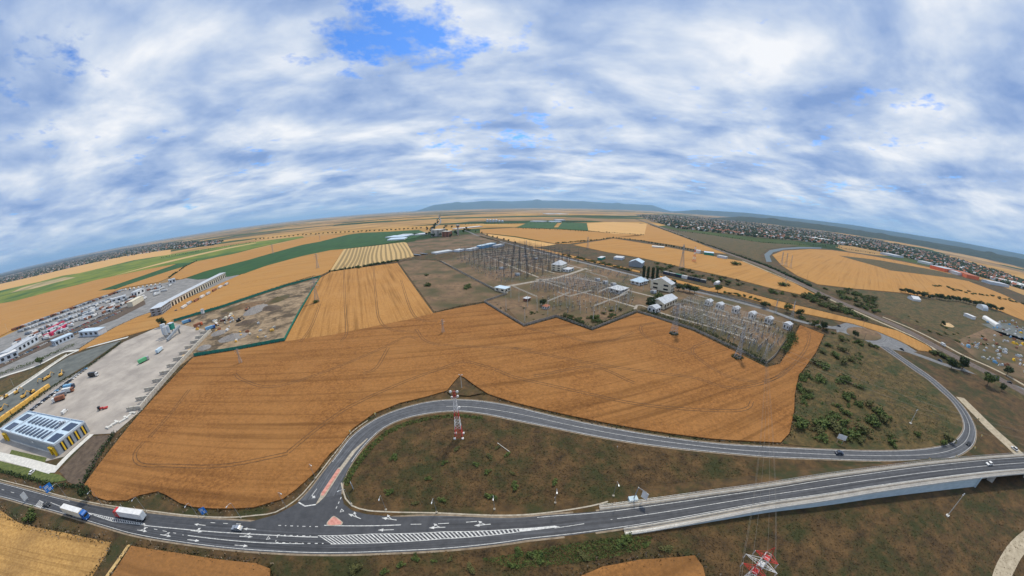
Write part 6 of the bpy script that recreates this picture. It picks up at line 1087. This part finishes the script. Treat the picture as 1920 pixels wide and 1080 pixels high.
# busbars strung over the switchyards
for nm_, poly, dv, z_ in (('far left', HV, 7.0, 12.0), ('middle', [(990, 545), (1010, 528), (1080, 518), (1190, 548), (1185, 572), (1120, 560), (1060, 552)], 4.5, 8.0), ('right', [(1248, 592), (1290, 562), (1320, 575), (1480, 622), (1440, 672), (1300, 612)], 4.2, 6.5)):
    pts = [G(p) for p in poly]; c = sum(pts, Vector()) / len(pts); P2 = [(p.x, p.y) for p in pts]
    for dirn, oth in ((VX, UX), (UX, VX)):
        for j in range(-40, 41):
            run = [c + oth * (j * dv * (1 if dirn is VX else 1.8)) + dirn * s for s in range(-220, 221, 2)]; ins = [q for q in run if inside(q.x, q.y, P2)]
            if len(ins) < 8: continue
            m = MB(); k0_, k1_ = int(len(ins) * random.uniform(0, .2)), int(len(ins) * random.uniform(.7, 1)) - 1; ins = ins[k0_:k1_]; st = max(1, len(ins) // 6)
            nodes = ins[::st] + [ins[-1]]
            for a, b in zip(nodes, nodes[1:]):
                mid = (a + b) / 2; m.tube(a + Vector((0, 0, z_)), mid + Vector((0, 0, z_ - .6)), .07, 'steel', 3, cap=False); m.tube(mid + Vector((0, 0, z_ - .6)), b + Vector((0, 0, z_)), .07, 'steel', 3, cap=False)
            for a in nodes: m.tube(a, a + Vector((0, 0, z_)), .13, 'steel', 4, .09)
            tag(m.build('busbar_line'), 'slack conductor on slim posts running ' + ('across' if dirn is VX else 'along') + ' the ' + nm_ + ' switchyard', 'busbar', 'busbar lines')
# ------------------------------------------------------------------ scrapyard at far right
sc = random.Random(12); SM = []
for i, m_ in enumerate(('white_paint', 'sky_blue', 'rust', 'pale_concrete', 'galvanised', 'yellow')):
    m = MB(); m.box((0, 0, .7), (3.6, 1.8, 1.4), m_); m.box((-.3, .1, 1.7), (1.8, 1.5, .7), m_, .2); m.box((1.2, 0, 1.5), (.8, 1.4, .3), 'dark_steel'); SM.append((m.mesh('scrap_item'), ('white', 'pale blue', 'rusty', 'pale', 'grey', 'yellow')[i]))
for px in scatter_px([(1790, 645), (1830, 635), (1900, 610), (1925, 615), (1925, 700), (1880, 690), (1830, 668)], 70, 31) + scatter_px([(1845, 605), (1900, 600), (1925, 620), (1925, 640), (1880, 625)], 30, 32):
    me, c = sc.choice(SM[:5] if px[0] < 1890 else SM); g = G(px); o = obj('scrap_item', me, None, (g.x, g.y, .1), sc.uniform(0, 6)); s = sc.uniform(.6, 1.5); o.scale = (s, s * sc.uniform(.6, 1.2), s * .8); tag(o, c + ' piece of scrap in the yard at far right', 'scrap', 'scrap in the yard at far right')
heap((1778, 610), 7, 2.5, 'sand', 'pale sand heap beside the round tree in the dry meadow', 1.6); sheet('rubble_ground', [(1790, 640), (1850, 615), (1940, 640), (1940, 720), (1880, 700), (1830, 672)], .13, 'brown_earth'); sheet('scrapyard_ground', [(1840, 607), (1890, 606), (1940, 625), (1940, 645), (1880, 628)], .13, 'lot_asphalt')
# ------------------------------------------------------------------ towns
def town_mesh(i):
    r = random.Random(i); m = MB(); w, d, h = r.uniform(9, 14), r.uniform(8, 11), r.uniform(4, 7); m.box((0, 0, h / 2), (w, d, h), 'plaster' if i % 3 else 'white_paint'); rf = ('tile_roof', 'rust', 'tile_roof', 'roof_white', 'grey_clad')[i % 5]
    m.extr([(-d / 2 - .5, h), (0, h + d * .38), (d / 2 + .5, h)], -w / 2 - .4, w / 2 + .4, rf); m.box((w * .2, d * .15, h + d * .3), (.8, .8, d * .35), 'rust'); return m.mesh('town_house')
TM = [town_mesh(i) for i in range(10)]
T_R = [(1190, 402), (1250, 403), (1330, 408), (1440, 421), (1560, 436), (1680, 457), (1790, 484), (1880, 512), (1925, 530), (1925, 545), (1850, 522), (1760, 500), (1690, 480), (1600, 462), (1500, 452), (1420, 445), (1340, 436), (1270, 428), (1225, 416)]
T_L = [(-20, 513), (60, 499), (140, 483), (220, 468), (300, 456), (360, 452), (420, 452), (400, 460), (320, 468), (230, 482), (140, 500), (60, 520), (0, 532), (-20, 536)]
pr = sorted(scatter_px(T_R, 1250, 41), key=lambda p: G(p, far=9000).length)[:] ; pl = sorted(scatter_px(T_L, 800, 42), key=lambda p: G(p, far=9000).length)
for i, px in enumerate(pr[:210] + pl[:90]):
    g = G(px, far=9000); k_ = sc.randrange(10); o = obj('town_house', TM[k_], None, (g.x, g.y, 0), sc.uniform(0, 3.1)); s = sc.uniform(.9, 1.3); o.scale = (s, s, s); tag(o, 'small distant house with pitched roof at the near edge of the ' + ('right' if i < 210 else 'left') + ' town', 'house', 'houses of the ' + ('right' if i < 210 else 'left') + ' town')
def far_houses(name, pts, label):
    v = []; f = []; mi = []
    for px in pts:
        g = G(px, far=9000); a = sc.uniform(0, 3.1); w, d, h = sc.uniform(5, 8), sc.uniform(4, 6), sc.uniform(4, 8); o = len(v); c, s = math.cos(a), math.sin(a); k_ = sc.choice((0, 1, 1, 1, 0, 2, 3))
        for z, e in ((0, 1), (h, 1)):
            for x, y in ((-w, -d), (w, -d), (w, d), (-w, d)): v.append((g.x + x * c - y * s, g.y + x * s + y * c, z))
        for x in (-w, w): v.append((g.x + x * c, g.y + x * s, h + d * .6))
        f += [(o, o + 1, o + 5, o + 4), (o + 1, o + 2, o + 6, o + 5), (o + 2, o + 3, o + 7, o + 6), (o + 3, o, o + 4, o + 7), (o + 4, o + 5, o + 9, o + 8), (o + 6, o + 7, o + 8, o + 9), (o + 5, o + 6, o + 9), (o + 7, o + 4, o + 8)]; mi += [0] * 4 + [1 + k_] * 2 + [0] * 2
    me = bpy.data.meshes.new(name); me.from_pydata(v, [], f)
    for m_ in ('plaster', 'tile_roof', 'rust', 'roof_white', 'grey_clad'): me.materials.append(MAT[m_])
    me.polygons.foreach_set('material_index', mi); tag(obj(name, me), label, None, None, 'stuff')
far_houses('far_town', pr[210:], 'mass of far houses of the right town'); far_houses('far_town', pl[90:], 'mass of far houses of the left town')
def far_trees(name, pts, label, hr=(5, 11)):
    v = []; f = []
    for px in pts:
        g = G(px, far=12000); h = sc.uniform(*hr); r = h * sc.uniform(.45, .8); o = len(v); n = 6
        for z, k_ in ((h * .1, .6), (h * .5, 1.0), (h * .85, .6)): v += [(g.x + r * k_ * math.cos(6.283 * i / n) * sc.uniform(.75, 1.2), g.y + r * k_ * math.sin(6.283 * i / n) * sc.uniform(.75, 1.2), z * sc.uniform(.9, 1.1)) for i in range(n)]
        v.append((g.x, g.y, h))
        for b in (0, n):
            for i in range(n): j = (i + 1) % n; f.append((o + b + i, o + b + j, o + b + n + j, o + b + n + i))
        for i in range(n): f.append((o + 2 * n + i, o + 2 * n + (i + 1) % n, o + 3 * n))
    me = bpy.data.meshes.new(name); me.from_pydata(v, [], f); me.materials.append(MAT['leaf_dark']); tag(obj(name, me), label, None, None, 'stuff')
far_trees('far_garden_trees', scatter_px(T_R, 4200, 43) + scatter_px(T_L, 2600, 44), 'mass of garden trees among the far houses', (6, 13))
sheet('town_ground', T_R, .4, 'olive_grass', base=-.5); sheet('town_ground', T_L, .4, 'olive_grass', base=-.5)
far_trees('far_hedgerows', [p for q, n_, s in (([(1213, 420), (1260, 436), (1320, 458), (1367, 474), (1440, 500), (1520, 537)], 160, 1), ([(0, 531), (60, 517), (150, 495)], 40, 2), ([(967, 428), (1040, 431), (1103, 434), (1206, 441)], 50, 3), ([(1043, 457), (1125, 450), (1150, 446)], 40, 4), ([(1150, 446), (1200, 452), (1300, 470)], 30, 5), ([(618, 510), (690, 499), (745, 490)], 40, 6), ([(318, 521), (348, 500), (368, 490)], 30, 7), ([(1245, 431), (1330, 440), (1430, 455), (1560, 462), (1640, 476)], 90, 8), ([(300, 484), (417, 463), (480, 454)], 50, 9), ([(860, 421), (930, 420), (1100, 416)], 40, 10)) for p in along(q, n_, .8, s)], 'thin far hedgerows between the fields', (2.5, 5))
# ------------------------------------------------------------------ forest, hills, mountains
def ridge(name, pts, dist, depth, m, label, kind='structure', seed=1, rough=.12, zmin=0.0, n=160):
    """range of hills: pts = (pixel x, pixel y of crest); stands at dist metres and falls away behind"""
    r = np.random.default_rng(seed); P = resample([Vector((a, b, 0)) for a, b in pts], n); v = []; f = []; rows = 7; ph = r.uniform(0, 6.28, 8)
    for i, q in enumerate(P):
        d = ray(q.x, q.y); hd = math.hypot(d.x, d.y); top = max((H + d.z / hd * (dist + depth * .5)) * min(1, i / 14, (n - 1 - i) / 14), 1); ux, uy = d.x / hd, d.y / hd
        for k_ in range(rows):
            u = k_ / (rows - 1); prof = math.sin(math.pi * min(u * 1.0, 1)) ** .8; wob = 1 + rough * sum(math.sin(ph[j] + i * .13 * (j + 1) + u * 5 * j) for j in range(5)) / 3 * (0 if k_ == rows // 2 else 1)
            dd = dist + depth * u; v.append((ux * dd, uy * dd, -5 if k_ in (0, rows - 1) else top * prof * wob))
    for i in range(n - 1):
        for k_ in range(rows - 1): a = i * rows + k_; f.append((a, a + rows, a + rows + 1, a + 1))
    me = bpy.data.meshes.new(name); me.from_pydata(v, [], f); me.materials.append(MAT[m]); me.polygons.foreach_set('use_smooth', [True] * len(f)); return tag(obj(name, me), label, None, None, kind)
ridge('mountains', [(770, 393), (800, 386), (840, 381), (880, 379), (915, 376.5), (960, 377.5), (1000, 375.5), (1030, 376), (1090, 377), (1130, 380), (1180, 382.5), (1230, 385), (1265, 391)], 22000, 9000, 'hill', 'blue mountain range on the horizon', rough=.2)
ridge('far_hills', [(1240, 392), (1300, 393), (1400, 399), (1500, 410), (1600, 422), (1700, 438), (1800, 454), (1920, 477), (2000, 497)], 15000, 6000, 'hill', 'low blue hills along the right horizon', seed=3)
ridge('forest_belt', [(1330, 402), (1380, 405), (1440, 409.5), (1500, 416), (1560, 423.5), (1690, 444.5), (1800, 463), (1920, 486), (2000, 505)], 6000, 1500, 'forest', 'dark forest belt beyond the right town', 'stuff', 7, .25)
# ------------------------------------------------------------------ air
hz = bpy.data.materials.new('haze'); hz.use_nodes = True; t_ = hz.node_tree; t_.nodes.clear(); pv = t_.nodes.new('ShaderNodeVolumePrincipled'); ot = t_.nodes.new('ShaderNodeOutputMaterial'); t_.links.new(pv.outputs[0], ot.inputs['Volume'])
pv.inputs['Color'].default_value = (0.38, 0.66, 1.0, 1); pv.inputs['Density'].default_value = HAZE_D; pv.inputs['Anisotropy'].default_value = 0.2; MAT['haze'] = hz
hb = MB(); hb.box((0, 0, 393), (150000, 150000, 794), 'haze'); ho = hb.build('haze'); ho['kind'] = 'stuff'; ho['label'] = 'thin summer haze over the plain'
# ------------------------------------------------------------------ labels: members of small groups are told apart by their place from the left
def screen_x(o):
    d = Vector(o.location) - Vector((0, 0, H)); return math.atan2(d.x, d.y)
ORD = lambda n: str(n) + ('th' if 10 <= n % 100 <= 20 else {1: 'st', 2: 'nd', 3: 'rd'}.get(n % 10, 'th'))
gr = {}
for o in bpy.data.objects:
    if o.parent is None and o.get('group') and o.get('label'): gr.setdefault(o['label'], []).append(o)
for lb, os_ in gr.items():
    if 1 < len(os_) <= 80:
        for i, o in enumerate(sorted(os_, key=screen_x)): o['label'] = lb + ', ' + ORD(i + 1) + ' from left'
